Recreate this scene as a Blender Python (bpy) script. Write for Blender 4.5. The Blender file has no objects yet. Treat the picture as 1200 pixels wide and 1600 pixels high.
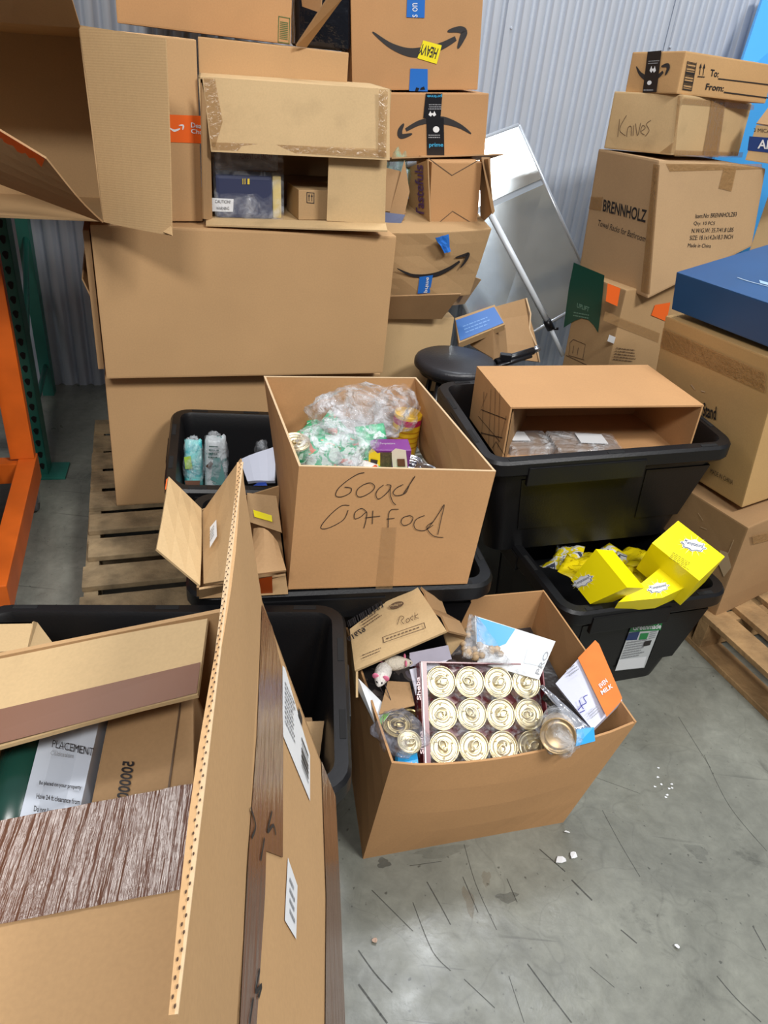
import bpy, bmesh, math, random
import numpy as np
from mathutils import Vector, Matrix, noise
random.seed(7)
S = bpy.context.scene
COL = S.collection

# ------------------------------------------------------------------ camera
VV = (400., 2650.); F = 1150.; EYE = 1.55            # vertical vanishing point, focal length in pixels, eye height
d_ = np.array([VV[0] - 600, VV[1] - 800, F]); down_ = d_ / np.linalg.norm(d_)
fw_ = np.array([0, 0, 1.]) - down_ * down_[2]; fw_ /= np.linalg.norm(fw_)
rt_ = np.cross(down_, fw_)
R_ = np.array([rt_, fw_, -down_])                     # rows: world axes seen from the camera (x right, y down, z forward)
CAM = Vector((0, 0, EYE))
cam_data = bpy.data.cameras.new('camera'); cam = bpy.data.objects.new('camera', cam_data); COL.objects.link(cam)
m = Matrix.Identity(4)
for i in range(3):
    m[i][0] = R_[i][0]; m[i][1] = -R_[i][1]; m[i][2] = -R_[i][2]; m[i][3] = CAM[i]
cam.matrix_world = m
cam_data.sensor_fit = 'VERTICAL'; cam_data.sensor_height = 32.; cam_data.lens = F / 1600 * 32.
cam_data.clip_start = 0.02
S.camera = cam

# ------------------------------------------------------------------ view, world, lamps
S.view_settings.view_transform = 'Standard'; S.view_settings.look = 'None'
S.view_settings.gamma = 1; S.view_settings.use_curve_mapping = False
S.view_settings.exposure = -0.06
w = bpy.data.worlds.new('world'); S.world = w; w.use_nodes = True
w.node_tree.nodes['Background'].inputs[0].default_value = (0.80, 0.86, 1.0, 1)
_n = w.node_tree; _tc = _n.nodes.new('ShaderNodeTexCoord'); _sx = _n.nodes.new('ShaderNodeSeparateXYZ'); _mr = _n.nodes.new('ShaderNodeMapRange')
_mr.inputs[1].default_value = 0.0; _mr.inputs[2].default_value = 0.8; _mr.inputs[3].default_value = 0.05; _mr.inputs[4].default_value = 0.42   # dim surroundings, lighter roof
_n.links.new(_tc.outputs['Generated'], _sx.inputs[0]); _n.links.new(_sx.outputs[2], _mr.inputs[0]); _n.links.new(_mr.outputs[0], _n.nodes['Background'].inputs[1])

def lamp(name, loc, target, sx, sy, power, color=(1, .97, .93)):
    l = bpy.data.lights.new(name, 'AREA'); l.shape = 'RECTANGLE'; l.size = sx; l.size_y = sy
    l.energy = power; l.color = color
    o = bpy.data.objects.new(name, l); COL.objects.link(o); o.location = loc
    o.rotation_euler = (Vector(target) - Vector(loc)).to_track_quat('-Z', 'Y').to_euler()
    return o
lamp('ceiling_lamp_right', (2.6, -0.6, 4.6), (0.3, 2.0, 0.5), 1.3, .5, 205, (1, .985, .96))
lamp('ceiling_lamp_front', (0.75, 3.1, 4.8), (0.5, 1.9, 0), 1.4, .5, 90, (.92, .96, 1))
lamp('ceiling_lamp_behind', (-.3, -2.4, 4.6), (0, 2.0, .6), 1.6, .6, 150, (1, .985, .96))
lamp('ceiling_lamp_left', (-4.0, 2.6, 4.6), (-.5, .5, .6), 1.6, .7, 55)

# ------------------------------------------------------------------ pixel helpers (1200 x 1600 frame)
def ray(px, py):
    v = R_ @ np.array([px - 600., py - 800., F]); return Vector(v).normalized()
def atz(px, py, z):
    r = ray(px, py); return CAM + r * ((z - EYE) / r.z)
def aty(px, py, y):
    r = ray(px, py); return CAM + r * (y / r.y)
def atd(px, py, d):
    return CAM + ray(px, py) * d
WN = Vector((-math.sin(math.radians(15)), math.cos(math.radians(15)), 0))   # direction square to the back wall
def atn(px, py, n):
    r = ray(px, py); return CAM + r * (n / r.dot(WN))
def lerp(a, b, t): return a + (b - a) * t

# ------------------------------------------------------------------ materials
MATS = {}
def base_mat(name):
    mt = bpy.data.materials.new(name); mt.use_nodes = True
    nt = mt.node_tree; b = nt.nodes['Principled BSDF']
    return mt, nt, b
def lin(c):
    return tuple(((x / 255) / 12.92 if x / 255 <= .04045 else ((x / 255 + .055) / 1.055) ** 2.4) for x in c)
def plain(name, rgb, rough=.5, metal=0, bump=0, bscale=60, var=0, vscale=8, coat=0, spec=.5, det=3):
    if name in MATS: return MATS[name]
    mt, nt, b = base_mat(name); c = lin(rgb)
    b.inputs['Base Color'].default_value = (*c, 1); b.inputs['Roughness'].default_value = rough
    b.inputs['Metallic'].default_value = metal; b.inputs['Specular IOR Level'].default_value = spec
    if coat: b.inputs['Coat Weight'].default_value = coat; b.inputs['Coat Roughness'].default_value = .12
    tc = nt.nodes.new('ShaderNodeTexCoord')
    if var:
        n = nt.nodes.new('ShaderNodeTexNoise'); n.inputs['Scale'].default_value = vscale; n.inputs['Detail'].default_value = 5
        nt.links.new(tc.outputs['Object'], n.inputs['Vector'])
        r = nt.nodes.new('ShaderNodeMapRange'); r.inputs[3].default_value = 1 - var; r.inputs[4].default_value = 1 + var
        r.inputs[1].default_value = .3; r.inputs[2].default_value = .7
        mx = nt.nodes.new('ShaderNodeVectorMath'); mx.operation = 'SCALE'; mx.inputs[0].default_value = c
        nt.links.new(n.outputs['Fac'], r.inputs[0]); nt.links.new(r.outputs[0], mx.inputs['Scale'])
        nt.links.new(mx.outputs[0], b.inputs['Base Color'])
    if bump:
        n2 = nt.nodes.new('ShaderNodeTexNoise'); n2.inputs['Scale'].default_value = bscale; n2.inputs['Detail'].default_value = det
        nt.links.new(tc.outputs['Object'], n2.inputs['Vector'])
        bp = nt.nodes.new('ShaderNodeBump'); bp.inputs['Strength'].default_value = bump; bp.inputs['Distance'].default_value = .01
        nt.links.new(n2.outputs['Fac'], bp.inputs['Height']); nt.links.new(bp.outputs[0], b.inputs['Normal'])
    MATS[name] = mt; return mt
def card(name, rgb, flute=None, dirt=0, bump=.12):
    """kraft cardboard: fibre mottling, faint corrugation lines, soft dents"""
    if name in MATS: return MATS[name]
    mt, nt, b = base_mat(name); c = lin(rgb); N = nt.nodes.new; L = nt.links.new
    b.inputs['Roughness'].default_value = .72; b.inputs['Specular IOR Level'].default_value = .25
    tc = N('ShaderNodeTexCoord')
    n1 = N('ShaderNodeTexNoise'); n1.inputs['Scale'].default_value = 3.5; n1.inputs['Detail'].default_value = 6
    n2 = N('ShaderNodeTexNoise'); n2.inputs['Scale'].default_value = 220; n2.inputs['Detail'].default_value = 2
    L(tc.outputs['Object'], n1.inputs['Vector']); L(tc.outputs['Object'], n2.inputs['Vector'])
    a = N('ShaderNodeMapRange'); a.inputs[1].default_value = .25; a.inputs[2].default_value = .75; a.inputs[3].default_value = .93; a.inputs[4].default_value = 1.06
    L(n1.outputs['Fac'], a.inputs[0])
    a2 = N('ShaderNodeMapRange'); a2.inputs[1].default_value = .3; a2.inputs[2].default_value = .7; a2.inputs[3].default_value = .965; a2.inputs[4].default_value = 1.035
    L(n2.outputs['Fac'], a2.inputs[0])
    mu = N('ShaderNodeMath'); mu.operation = 'MULTIPLY'; L(a.outputs[0], mu.inputs[0]); L(a2.outputs[0], mu.inputs[1])
    out = mu.outputs[0]
    if dirt:
        n3 = N('ShaderNodeTexNoise'); n3.inputs['Scale'].default_value = 9; n3.inputs['Detail'].default_value = 8
        L(tc.outputs['Object'], n3.inputs['Vector'])
        a3 = N('ShaderNodeMapRange'); a3.inputs[1].default_value = .56; a3.inputs[2].default_value = .72; a3.inputs[3].default_value = 1; a3.inputs[4].default_value = 1 - dirt
        L(n3.outputs['Fac'], a3.inputs[0])
        m2 = N('ShaderNodeMath'); m2.operation = 'MULTIPLY'; L(out, m2.inputs[0]); L(a3.outputs[0], m2.inputs[1]); out = m2.outputs[0]
    mx = N('ShaderNodeVectorMath'); mx.operation = 'SCALE'; mx.inputs[0].default_value = c
    L(out, mx.inputs['Scale']); L(mx.outputs[0], b.inputs['Base Color'])
    wv = N('ShaderNodeTexWave'); wv.inputs['Scale'].default_value = 55; wv.inputs['Distortion'].default_value = .4
    wv.bands_direction = flute or 'X'
    L(tc.outputs['Object'], wv.inputs['Vector'])
    sm = N('ShaderNodeMath'); sm.operation = 'MULTIPLY_ADD'; sm.inputs[1].default_value = .10 if flute else 0.0
    L(wv.outputs['Fac'], sm.inputs[0]); L(n1.outputs['Fac'], sm.inputs[2])
    bp = N('ShaderNodeBump'); bp.inputs['Strength'].default_value = bump; bp.inputs['Distance'].default_value = .02
    L(sm.outputs[0], bp.inputs['Height']); L(bp.outputs[0], b.inputs['Normal'])
    MATS[name] = mt; return mt
def film(name, tint=(235, 240, 245), lo=.08, hi=.55, scale=14, rough=.12, bump=.9):
    """thin clear plastic, crinkled"""
    if name in MATS: return MATS[name]
    mt = bpy.data.materials.new(name); mt.use_nodes = True; nt = mt.node_tree; nt.nodes.clear(); N = nt.nodes.new; L = nt.links.new
    o = N('ShaderNodeOutputMaterial'); mix = N('ShaderNodeMixShader'); tr = N('ShaderNodeBsdfTransparent'); pb = N('ShaderNodeBsdfPrincipled')
    pb.inputs['Base Color'].default_value = (*lin(tint), 1); pb.inputs['Roughness'].default_value = rough; pb.inputs['Specular IOR Level'].default_value = 1.0
    tc = N('ShaderNodeTexCoord')
    n = N('ShaderNodeTexNoise'); n.inputs['Scale'].default_value = scale; n.inputs['Detail'].default_value = 6; n.inputs['Distortion'].default_value = 1.5
    L(tc.outputs['Object'], n.inputs['Vector'])
    r = N('ShaderNodeMapRange'); r.inputs[1].default_value = .42; r.inputs[2].default_value = .68; r.inputs[3].default_value = lo; r.inputs[4].default_value = hi
    L(n.outputs['Fac'], r.inputs[0])
    n2 = N('ShaderNodeTexNoise'); n2.inputs['Scale'].default_value = scale * 2.2; n2.inputs['Detail'].default_value = 5; n2.inputs['Distortion'].default_value = 1
    L(tc.outputs['Object'], n2.inputs['Vector'])
    bp = N('ShaderNodeBump'); bp.inputs['Strength'].default_value = bump; bp.inputs['Distance'].default_value = .03
    L(n2.outputs['Fac'], bp.inputs['Height']); L(bp.outputs[0], pb.inputs['Normal'])
    L(r.outputs[0], mix.inputs[0]); L(tr.outputs[0], mix.inputs[1]); L(pb.outputs[0], mix.inputs[2]); L(mix.outputs[0], o.inputs[0])
    MATS[name] = mt; return mt
def clear_tape(name='clear_tape', rgb=(168, 130, 84), a=.5, rough=.18):
    if name in MATS: return MATS[name]
    mt = bpy.data.materials.new(name); mt.use_nodes = True; nt = mt.node_tree; b = nt.nodes['Principled BSDF']; N = nt.nodes.new; L = nt.links.new
    b.inputs['Base Color'].default_value = (*lin(rgb), 1); b.inputs['Roughness'].default_value = rough; b.inputs['Alpha'].default_value = a
    b.inputs['Specular IOR Level'].default_value = .8
    tc = N('ShaderNodeTexCoord'); n = N('ShaderNodeTexNoise'); n.inputs['Scale'].default_value = 45; n.inputs['Detail'].default_value = 4; n.inputs['Distortion'].default_value = 1.2
    L(tc.outputs['Object'], n.inputs['Vector']); bp = N('ShaderNodeBump'); bp.inputs['Strength'].default_value = .5; bp.inputs['Distance'].default_value = .01
    L(n.outputs['Fac'], bp.inputs['Height']); L(bp.outputs[0], b.inputs['Normal'])
    MATS[name] = mt; return mt

def ripple_tape(name, rgb):
    """glossy tape with fine ripples running across it"""
    mt, nt, b = base_mat(name); N = nt.nodes.new; L = nt.links.new
    b.inputs['Base Color'].default_value = (*lin(rgb), 1); b.inputs['Roughness'].default_value = .2; b.inputs['Specular IOR Level'].default_value = .6
    b.inputs['Coat Weight'].default_value = .35; b.inputs['Coat Roughness'].default_value = .1
    tc = N('ShaderNodeTexCoord'); mp = N('ShaderNodeMapping'); mp.inputs['Scale'].default_value = (1, .05, 1); L(tc.outputs['Object'], mp.inputs['Vector'])
    n1 = N('ShaderNodeTexNoise'); n1.inputs['Scale'].default_value = 130; n1.inputs['Detail'].default_value = 4; L(mp.outputs[0], n1.inputs['Vector'])
    n2 = N('ShaderNodeTexNoise'); n2.inputs['Scale'].default_value = 260; n2.inputs['Detail'].default_value = 3; L(tc.outputs['Object'], n2.inputs['Vector'])
    ad = N('ShaderNodeMath'); ad.operation = 'MULTIPLY_ADD'; ad.inputs[1].default_value = .10; L(n2.outputs['Fac'], ad.inputs[0]); L(n1.outputs['Fac'], ad.inputs[2])
    bp = N('ShaderNodeBump'); bp.inputs['Strength'].default_value = .33; bp.inputs['Distance'].default_value = .006; L(ad.outputs[0], bp.inputs['Height'])
    L(bp.outputs[0], b.inputs['Normal']); L(bp.outputs[0], b.inputs['Coat Normal'])
    return mt
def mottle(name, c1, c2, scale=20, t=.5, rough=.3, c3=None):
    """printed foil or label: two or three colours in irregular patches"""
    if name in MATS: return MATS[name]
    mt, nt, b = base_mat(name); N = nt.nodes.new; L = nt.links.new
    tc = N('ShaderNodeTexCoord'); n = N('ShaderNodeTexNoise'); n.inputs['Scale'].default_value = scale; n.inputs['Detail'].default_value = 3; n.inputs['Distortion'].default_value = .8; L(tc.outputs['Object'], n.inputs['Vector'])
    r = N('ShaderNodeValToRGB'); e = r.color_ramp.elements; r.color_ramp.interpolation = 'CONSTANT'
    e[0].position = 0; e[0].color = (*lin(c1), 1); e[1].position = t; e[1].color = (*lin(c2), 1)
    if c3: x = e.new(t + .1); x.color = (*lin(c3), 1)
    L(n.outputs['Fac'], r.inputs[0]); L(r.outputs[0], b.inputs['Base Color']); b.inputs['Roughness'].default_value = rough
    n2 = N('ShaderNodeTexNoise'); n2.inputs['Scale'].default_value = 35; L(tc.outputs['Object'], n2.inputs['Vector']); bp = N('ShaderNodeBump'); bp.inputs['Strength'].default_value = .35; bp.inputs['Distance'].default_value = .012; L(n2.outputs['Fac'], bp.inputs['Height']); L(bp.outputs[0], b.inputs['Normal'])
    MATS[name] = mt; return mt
KRAFT = card('kraft_cardboard', (190, 152, 108))
KRAFT2 = card('kraft_cardboard_warm', (186, 142, 97), dirt=.03)
KRAFT3 = card('kraft_cardboard_pale', (198, 168, 124), dirt=.12)
KRAFT4 = card('kraft_cardboard_grey', (178, 145, 104), dirt=.06)
KRAFTF = card('fluted_cardboard', (190, 156, 112), flute='Z', bump=.08)
KRAFTD = card('kraft_cardboard_brown', (164, 130, 92), dirt=.05)
EDGE = plain('cardboard_cut_edge', (205, 176, 138), .8)
INK = plain('black_print', (38, 34, 34), .6)
FADED = plain('faded_brown_print', (96, 74, 54), .6)
PENCIL = plain('marker_pen', (48, 36, 30), .6)
WHITE = plain('white_paper', (226, 228, 230), .5)
GREY = plain('grey_print', (140, 142, 146), .5)
BLACKP = plain('black_tote_plastic', (15, 15, 17), .40, bump=.04, bscale=180, spec=.4)
BLACKD = plain('dark_slot', (6, 6, 7), .8)
BROWNT = ripple_tape('brown_packing_tape', (104, 66, 46))
BLUET = plain('blue_tape', (42, 110, 196), .3)
ORANGET = plain('orange_tape', (240, 104, 34), .35)
BLACKT = plain('black_tape', (28, 28, 32), .3)
NAVY = plain('navy_card', (26, 74, 122), .42, var=.06)
YEL = plain('yellow_card', (247, 229, 12), .32, spec=.5)
YELL = plain('yellow_label', (240, 224, 30), .4)
GOLD = plain('gold_can_metal', (222, 208, 168), .32, metal=.75)
SILV = plain('silver_metal', (190, 192, 196), .25, metal=.95)
STEEL = plain('brushed_aluminium_frame', (205, 210, 216), .3, metal=.5)
BLKM = plain('black_painted_metal', (24, 24, 27), .3)
WOOD = plain('pallet_wood', (164, 130, 88), .75, var=.32, vscale=12, bump=.4, bscale=50)
WOODG = plain('weathered_pallet_wood', (136, 116, 86), .8, var=.38, vscale=16, bump=.4, bscale=50)
ORG = plain('orange_paint', (200, 92, 22), .4, var=.14)
GRN = plain('green_rack_paint', (40, 112, 98), .4, var=.12)
FILM = film('clear_plastic')
FILMW = film('clear_plastic_bag', (236, 240, 246), .06, .62, 13, .08, 1.0)
FILMG = film('green_tinted_plastic', (150, 215, 190), .15, .6, 10)
TAPE = clear_tape()
TAPEB = clear_tape('tan_tape', (160, 122, 76), .62)

# ------------------------------------------------------------------ object helpers
def frame(x, y, z, yaw=0, tx=0, ty=0):
    r = math.radians
    return Matrix.Translation((x, y, z)) @ Matrix.Rotation(r(yaw), 4, 'Z') @ Matrix.Rotation(r(ty), 4, 'Y') @ Matrix.Rotation(r(tx), 4, 'X')
def tag(o, label=None, cat=None, group=None, kind=None):
    if label: o['label'] = label
    if cat: o['category'] = cat
    if group: o['group'] = group
    if kind: o['kind'] = kind
    return o
def thing(name, label, cat, M, group=None):
    o = bpy.data.objects.new(name, None); o.empty_display_size = .05; COL.objects.link(o)
    if not isinstance(M, Matrix): M = Matrix.Translation(M)
    o.matrix_world = M; o['_m'] = [v for r in M for v in r]
    return tag(o, label, cat, group)
MW = {}
def mw(o):
    """world matrix built up by hand (no depsgraph update needed)"""
    M = o.matrix_basis.copy()
    while o.parent: o = o.parent; M = o.matrix_basis @ M
    return M
def part(name, bm, mat, parent=None, label=None, world=False, smooth=False, stuff=False):
    me = bpy.data.meshes.new(name)
    if world and parent: bm.transform(mw(parent).inverted())
    bmesh.ops.recalc_face_normals(bm, faces=bm.faces)
    if smooth:
        for f in bm.faces: f.smooth = True
    bm.to_mesh(me); bm.free()
    for mt in (mat if isinstance(mat, (list, tuple)) else [mat]): me.materials.append(mt)
    o = bpy.data.objects.new(name, me); COL.objects.link(o)
    if parent: o.parent = parent
    if label: o['label'] = label
    if stuff: o['kind'] = 'stuff'
    return o
def single(name, bm, mat, label, cat, group=None, smooth=False, kind=None):
    """a thing that is one mesh, origin moved to its base"""
    c = Vector((0, 0, 0)); zs = min(v.co.z for v in bm.verts)
    for v in bm.verts: c += v.co
    c /= len(bm.verts); c.z = zs
    bmesh.ops.translate(bm, verts=bm.verts, vec=-c)
    o = part(name, bm, mat, smooth=smooth); o.location = c
    return tag(o, label, cat, group, kind)
def structure(name, bm, mat, label=None, smooth=False):
    o = part(name, bm, mat, smooth=smooth); o['kind'] = 'structure'
    if label: o['label'] = label
    return o

# ------------------------------------------------------------------ mesh helpers
def nb(): return bmesh.new()
def box(bm, x0, x1, y0, y1, z0, z1, bev=0, M=None, mi=0, seg=2):
    t = bmesh.new(); r = bmesh.ops.create_cube(t, size=1)
    for v in t.verts:
        v.co = Vector((lerp(x0, x1, v.co.x + .5), lerp(y0, y1, v.co.y + .5), lerp(z0, z1, v.co.z + .5)))
    if bev: bmesh.ops.bevel(t, geom=t.edges[:], offset=bev, segments=seg, affect='EDGES', profile=.7)
    if M: t.transform(M)
    for f in t.faces: f.material_index = mi
    merge(bm, t); return bm
def merge(bm, t):
    me = bpy.data.meshes.new('tmp'); t.to_mesh(me); t.free(); bm.from_mesh(me); bpy.data.meshes.remove(me)
def panel(bm, pts, t=.004, n=1, warp=None, mi=0, ns=None, inward=None):
    """a sheet through four corners a,b,c,d (a-b along s, a-d along t), thickness t, optional gentle warp"""
    a, b, c, d = [Vector(p) for p in pts]
    nx, ny = (n, n) if ns is None else ns
    nrm = (b - a).cross(d - a).normalized()
    if inward is not None and nrm.dot(Vector(inward)) < 0: nrm = -nrm
    g = [[], []]
    for k in (0, 1):
        for j in range(ny + 1):
            row = []
            for i in range(nx + 1):
                s, u = i / nx, j / ny
                p = lerp(lerp(a, b, s), lerp(d, c, s), u)
                if warp: p = p + nrm * warp(s, u)
                row.append(bm.verts.new(p + nrm * t * k))
            g[k].append(row)
    def q(*v):
        f = bm.faces.new(v); f.material_index = mi
    for k in (0, 1):
        for j in range(ny):
            for i in range(nx): q(g[k][j][i], g[k][j][i + 1], g[k][j + 1][i + 1], g[k][j + 1][i])
    for i in range(nx):
        q(g[0][0][i], g[0][0][i + 1], g[1][0][i + 1], g[1][0][i]); q(g[0][ny][i], g[0][ny][i + 1], g[1][ny][i + 1], g[1][ny][i])
    for j in range(ny):
        q(g[0][j][0], g[0][j + 1][0], g[1][j + 1][0], g[1][j][0]); q(g[0][j][nx], g[0][j + 1][nx], g[1][j + 1][nx], g[1][j][nx])
    return bm
def poly(bm, pts, t=.0, nrm=None, mi=0):
    """flat polygon sheet (optional thickness)"""
    vs = [bm.verts.new(p) for p in pts]; f = bm.faces.new(vs); f.material_index = mi
    if t:
        f.normal_update(); n = Vector(nrm) if nrm is not None else f.normal.copy()
        r = bmesh.ops.extrude_face_region(bm, geom=[f]); vv = [e for e in r['geom'] if isinstance(e, bmesh.types.BMVert)]
        bmesh.ops.translate(bm, verts=vv, vec=n * t)
    return bm
def tube(bm, pts, r, seg=10, caps=True, mi=0):
    pts = [Vector(p) for p in pts]; rings = []
    up = Vector((0, 0, 1)); prev = None
    for i, p in enumerate(pts):
        d = (pts[min(i + 1, len(pts) - 1)] - pts[max(i - 1, 0)]).normalized()
        x = d.cross(up if abs(d.dot(up)) < .95 else Vector((1, 0, 0))).normalized()
        if prev is not None and x.dot(prev) < 0: x = -x
        prev = x
        y = d.cross(x).normalized(); rr = r[i] if isinstance(r, (list, tuple)) else r
        rings.append([bm.verts.new(p + (x * math.cos(2 * math.pi * k / seg) + y * math.sin(2 * math.pi * k / seg)) * rr) for k in range(seg)])
    for a, b in zip(rings, rings[1:]):
        for k in range(seg):
            f = bm.faces.new((a[k], a[(k + 1) % seg], b[(k + 1) % seg], b[k])); f.material_index = mi; f.smooth = True
    if caps:
        bm.faces.new(rings[0]).material_index = mi; bm.faces.new(rings[-1]).material_index = mi
    return bm
def lathe(bm, prof, seg=32, M=None, mi=0):
    """prof: (radius, z) list"""
    rings = []
    for (r, z) in prof:
        if r < 1e-6: rings.append([bm.verts.new((0, 0, z))])
        else: rings.append([bm.verts.new((r * math.cos(2 * math.pi * k / seg), r * math.sin(2 * math.pi * k / seg), z)) for k in range(seg)])
    new = [v for r in rings for v in r]
    for a, b in zip(rings, rings[1:]):
        for k in range(seg):
            if len(a) == 1 and len(b) == 1: continue
            if len(a) == 1: f = bm.faces.new((a[0], b[k], b[(k + 1) % seg]))
            elif len(b) == 1: f = bm.faces.new((a[k], a[(k + 1) % seg], b[0]))
            else: f = bm.faces.new((a[k], a[(k + 1) % seg], b[(k + 1) % seg], b[k]))
            f.material_index = mi; f.smooth = True
    if M: 
        for v in new: v.co = M @ v.co
    return bm
def loft(bm, loops, mi=0, cap0=False, cap1=False, smooth=True):
    rr = [[bm.verts.new(p) for p in l] for l in loops]
    n = len(rr[0])
    for a, b in zip(rr, rr[1:]):
        for k in range(n):
            f = bm.faces.new((a[k], a[(k + 1) % n], b[(k + 1) % n], b[k])); f.material_index = mi; f.smooth = smooth
    if cap0: bm.faces.new(rr[0])
    if cap1: bm.faces.new(rr[-1])
    return bm
def rrect(x0, x1, y0, y1, r, z, seg=5):
    out = []
    for cx, cy, a0 in ((x1 - r, y0 + r, -90), (x1 - r, y1 - r, 0), (x0 + r, y1 - r, 90), (x0 + r, y0 + r, 180)):
        for k in range(seg + 1):
            a = math.radians(a0 + 90 * k / seg); out.append(Vector((cx + r * math.cos(a), cy + r * math.sin(a), z)))
    return out

# ------------------------------------------------------------------ marks on faces
class Face:
    """a plane of a thing (in its own coordinates) that a pixel can be projected on"""
    def __init__(s, root, o, n, off=.0012):
        s.root = root; s.M = mw(root); s.o = Vector(o); s.n = Vector(n).normalized(); s.off = off
        s.Mi = s.M.inverted()
    def hit(s, px, py, off=None):
        c = s.Mi @ CAM; r = (s.Mi.to_3x3() @ ray(px, py))
        t = (s.o - c).dot(s.n) / r.dot(s.n); p = c + r * t
        sgn = 1 if (c - s.o).dot(s.n) > 0 else -1
        return p + s.n * sgn * (s.off if off is None else off)
def side(root, W, D, H, which, off=.0012):
    o, n = {'front': ((0, 0, 0), (0, -1, 0)), 'back': ((0, D, 0), (0, 1, 0)), 'left': ((0, 0, 0), (-1, 0, 0)), 'right': ((W, 0, 0), (1, 0, 0)), 'top': ((0, 0, H), (0, 0, 1))}[which]
    return Face(root, o, n, off)
def pface(root, a, b, c, off=.0012):
    """face through three world points"""
    Mi = mw(root).inverted(); a, b, c = Mi @ Vector(a), Mi @ Vector(b), Mi @ Vector(c)
    return Face(root, a, (b - a).cross(c - a), off)
def patch(face, px, mat, name='label', off=None, label=None):
    bm = nb(); bm.faces.new([bm.verts.new(face.hit(*p, off=off)) for p in px])
    return part(name, bm, mat, face.root, label)
def frame3(face, bl, br, tl, off=None):
    a, b, c = face.hit(*bl, off=off), face.hit(*br, off=off), face.hit(*tl, off=off)
    return a, b - a, c - a
_tc = {}
def text_mesh(s, bold=False):
    if s in _tc: return _tc[s]
    cu = bpy.data.curves.new('t', 'FONT'); cu.body = s; cu.resolution_u = 3
    if bold: cu.offset = .02
    ob = bpy.data.objects.new('t', cu); me = bpy.data.meshes.new_from_object(ob)
    vs = [v.co.copy() for v in me.vertices]; fs = [list(p.vertices) for p in me.polygons]
    bpy.data.objects.remove(ob); bpy.data.curves.remove(cu); bpy.data.meshes.remove(me)
    x0, x1 = min(v.x for v in vs), max(v.x for v in vs); y0, y1 = min(v.y for v in vs), max(v.y for v in vs)
    vs = [((v.x - x0) / (x1 - x0), (v.y - y0) / (y1 - y0)) for v in vs]
    _tc[s] = (vs, fs); return _tc[s]
def text(face, s, bl, br, tl, mat=None, bold=False, off=None, name='lettering', parent=None):
    vs, fs = text_mesh(s, bold); o, ex, ey = frame3(face, bl, br, tl, off)
    bm = nb(); V = [bm.verts.new(o + ex * x + ey * y) for x, y in vs]
    for f in fs:
        try: bm.faces.new([V[i] for i in f])
        except ValueError: pass
    return part(name, bm, mat or INK, parent or face.root)
def shapes(face, polys, bl, br, tl, mat=None, off=None, name='printed_mark', label=None):
    """list of polygons in unit coordinates laid on the face"""
    o, ex, ey = frame3(face, bl, br, tl, off); bm = nb()
    for pl in polys:
        V = [bm.verts.new(o + ex * x + ey * y) for x, y in pl]
        bm.faces.new(V)
    return part(name, bm, mat or INK, face.root, label)
def ribbon2d(pts, w):
    """polyline to quads; w width or list"""
    out = []
    for i in range(len(pts) - 1):
        (x0, y0), (x1, y1) = pts[i], pts[i + 1]; dx, dy = x1 - x0, y1 - y0; l = math.hypot(dx, dy) or 1e-9
        w0 = w[i] if isinstance(w, list) else w; w1 = w[i + 1] if isinstance(w, list) else w
        nx, ny = -dy / l / 2, dx / l / 2
        out.append([(x0 + nx * w0, y0 + ny * w0), (x0 - nx * w0, y0 - ny * w0), (x1 - nx * w1, y1 - ny * w1), (x1 + nx * w1, y1 + ny * w1)])
    return out
def smooth_line(pts, n=6):
    if len(pts) < 3: return pts
    P = [pts[0]] + list(pts) + [pts[-1]]; out = []
    for i in range(1, len(P) - 2):
        for k in range(n):
            t = k / n; o = []
            for c in (0, 1):
                a, b, c2, d = P[i - 1][c], P[i][c], P[i + 1][c], P[i + 2][c]
                o.append(.5 * (2 * b + (c2 - a) * t + (2 * a - 5 * b + 4 * c2 - d) * t * t + (3 * b - a - 3 * c2 + d) * t ** 3))
            out.append(tuple(o))
    return out + [pts[-1]]
def pen(face, strokes, width, mat=None, name='handwriting', off=None, smooth=True, label=None):
    """strokes given as pixel polylines on the face; width in metres"""
    bm = nb()
    for st in strokes:
        st = smooth_line(st) if smooth else st
        P = [face.hit(*p, off=off) for p in st]; n = face.n; vs = []
        for i, p in enumerate(P):
            d = (P[min(i + 1, len(P) - 1)] - P[max(i - 1, 0)])
            if d.length < 1e-9: d = Vector((1, 0, 0))
            x = d.normalized().cross(n) * width / 2
            vs.append((bm.verts.new(p + x), bm.verts.new(p - x)))
        for a, b in zip(vs, vs[1:]): bm.faces.new((a[0], a[1], b[1], b[0]))
    return part(name, bm, mat or PENCIL, face.root, label)
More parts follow.
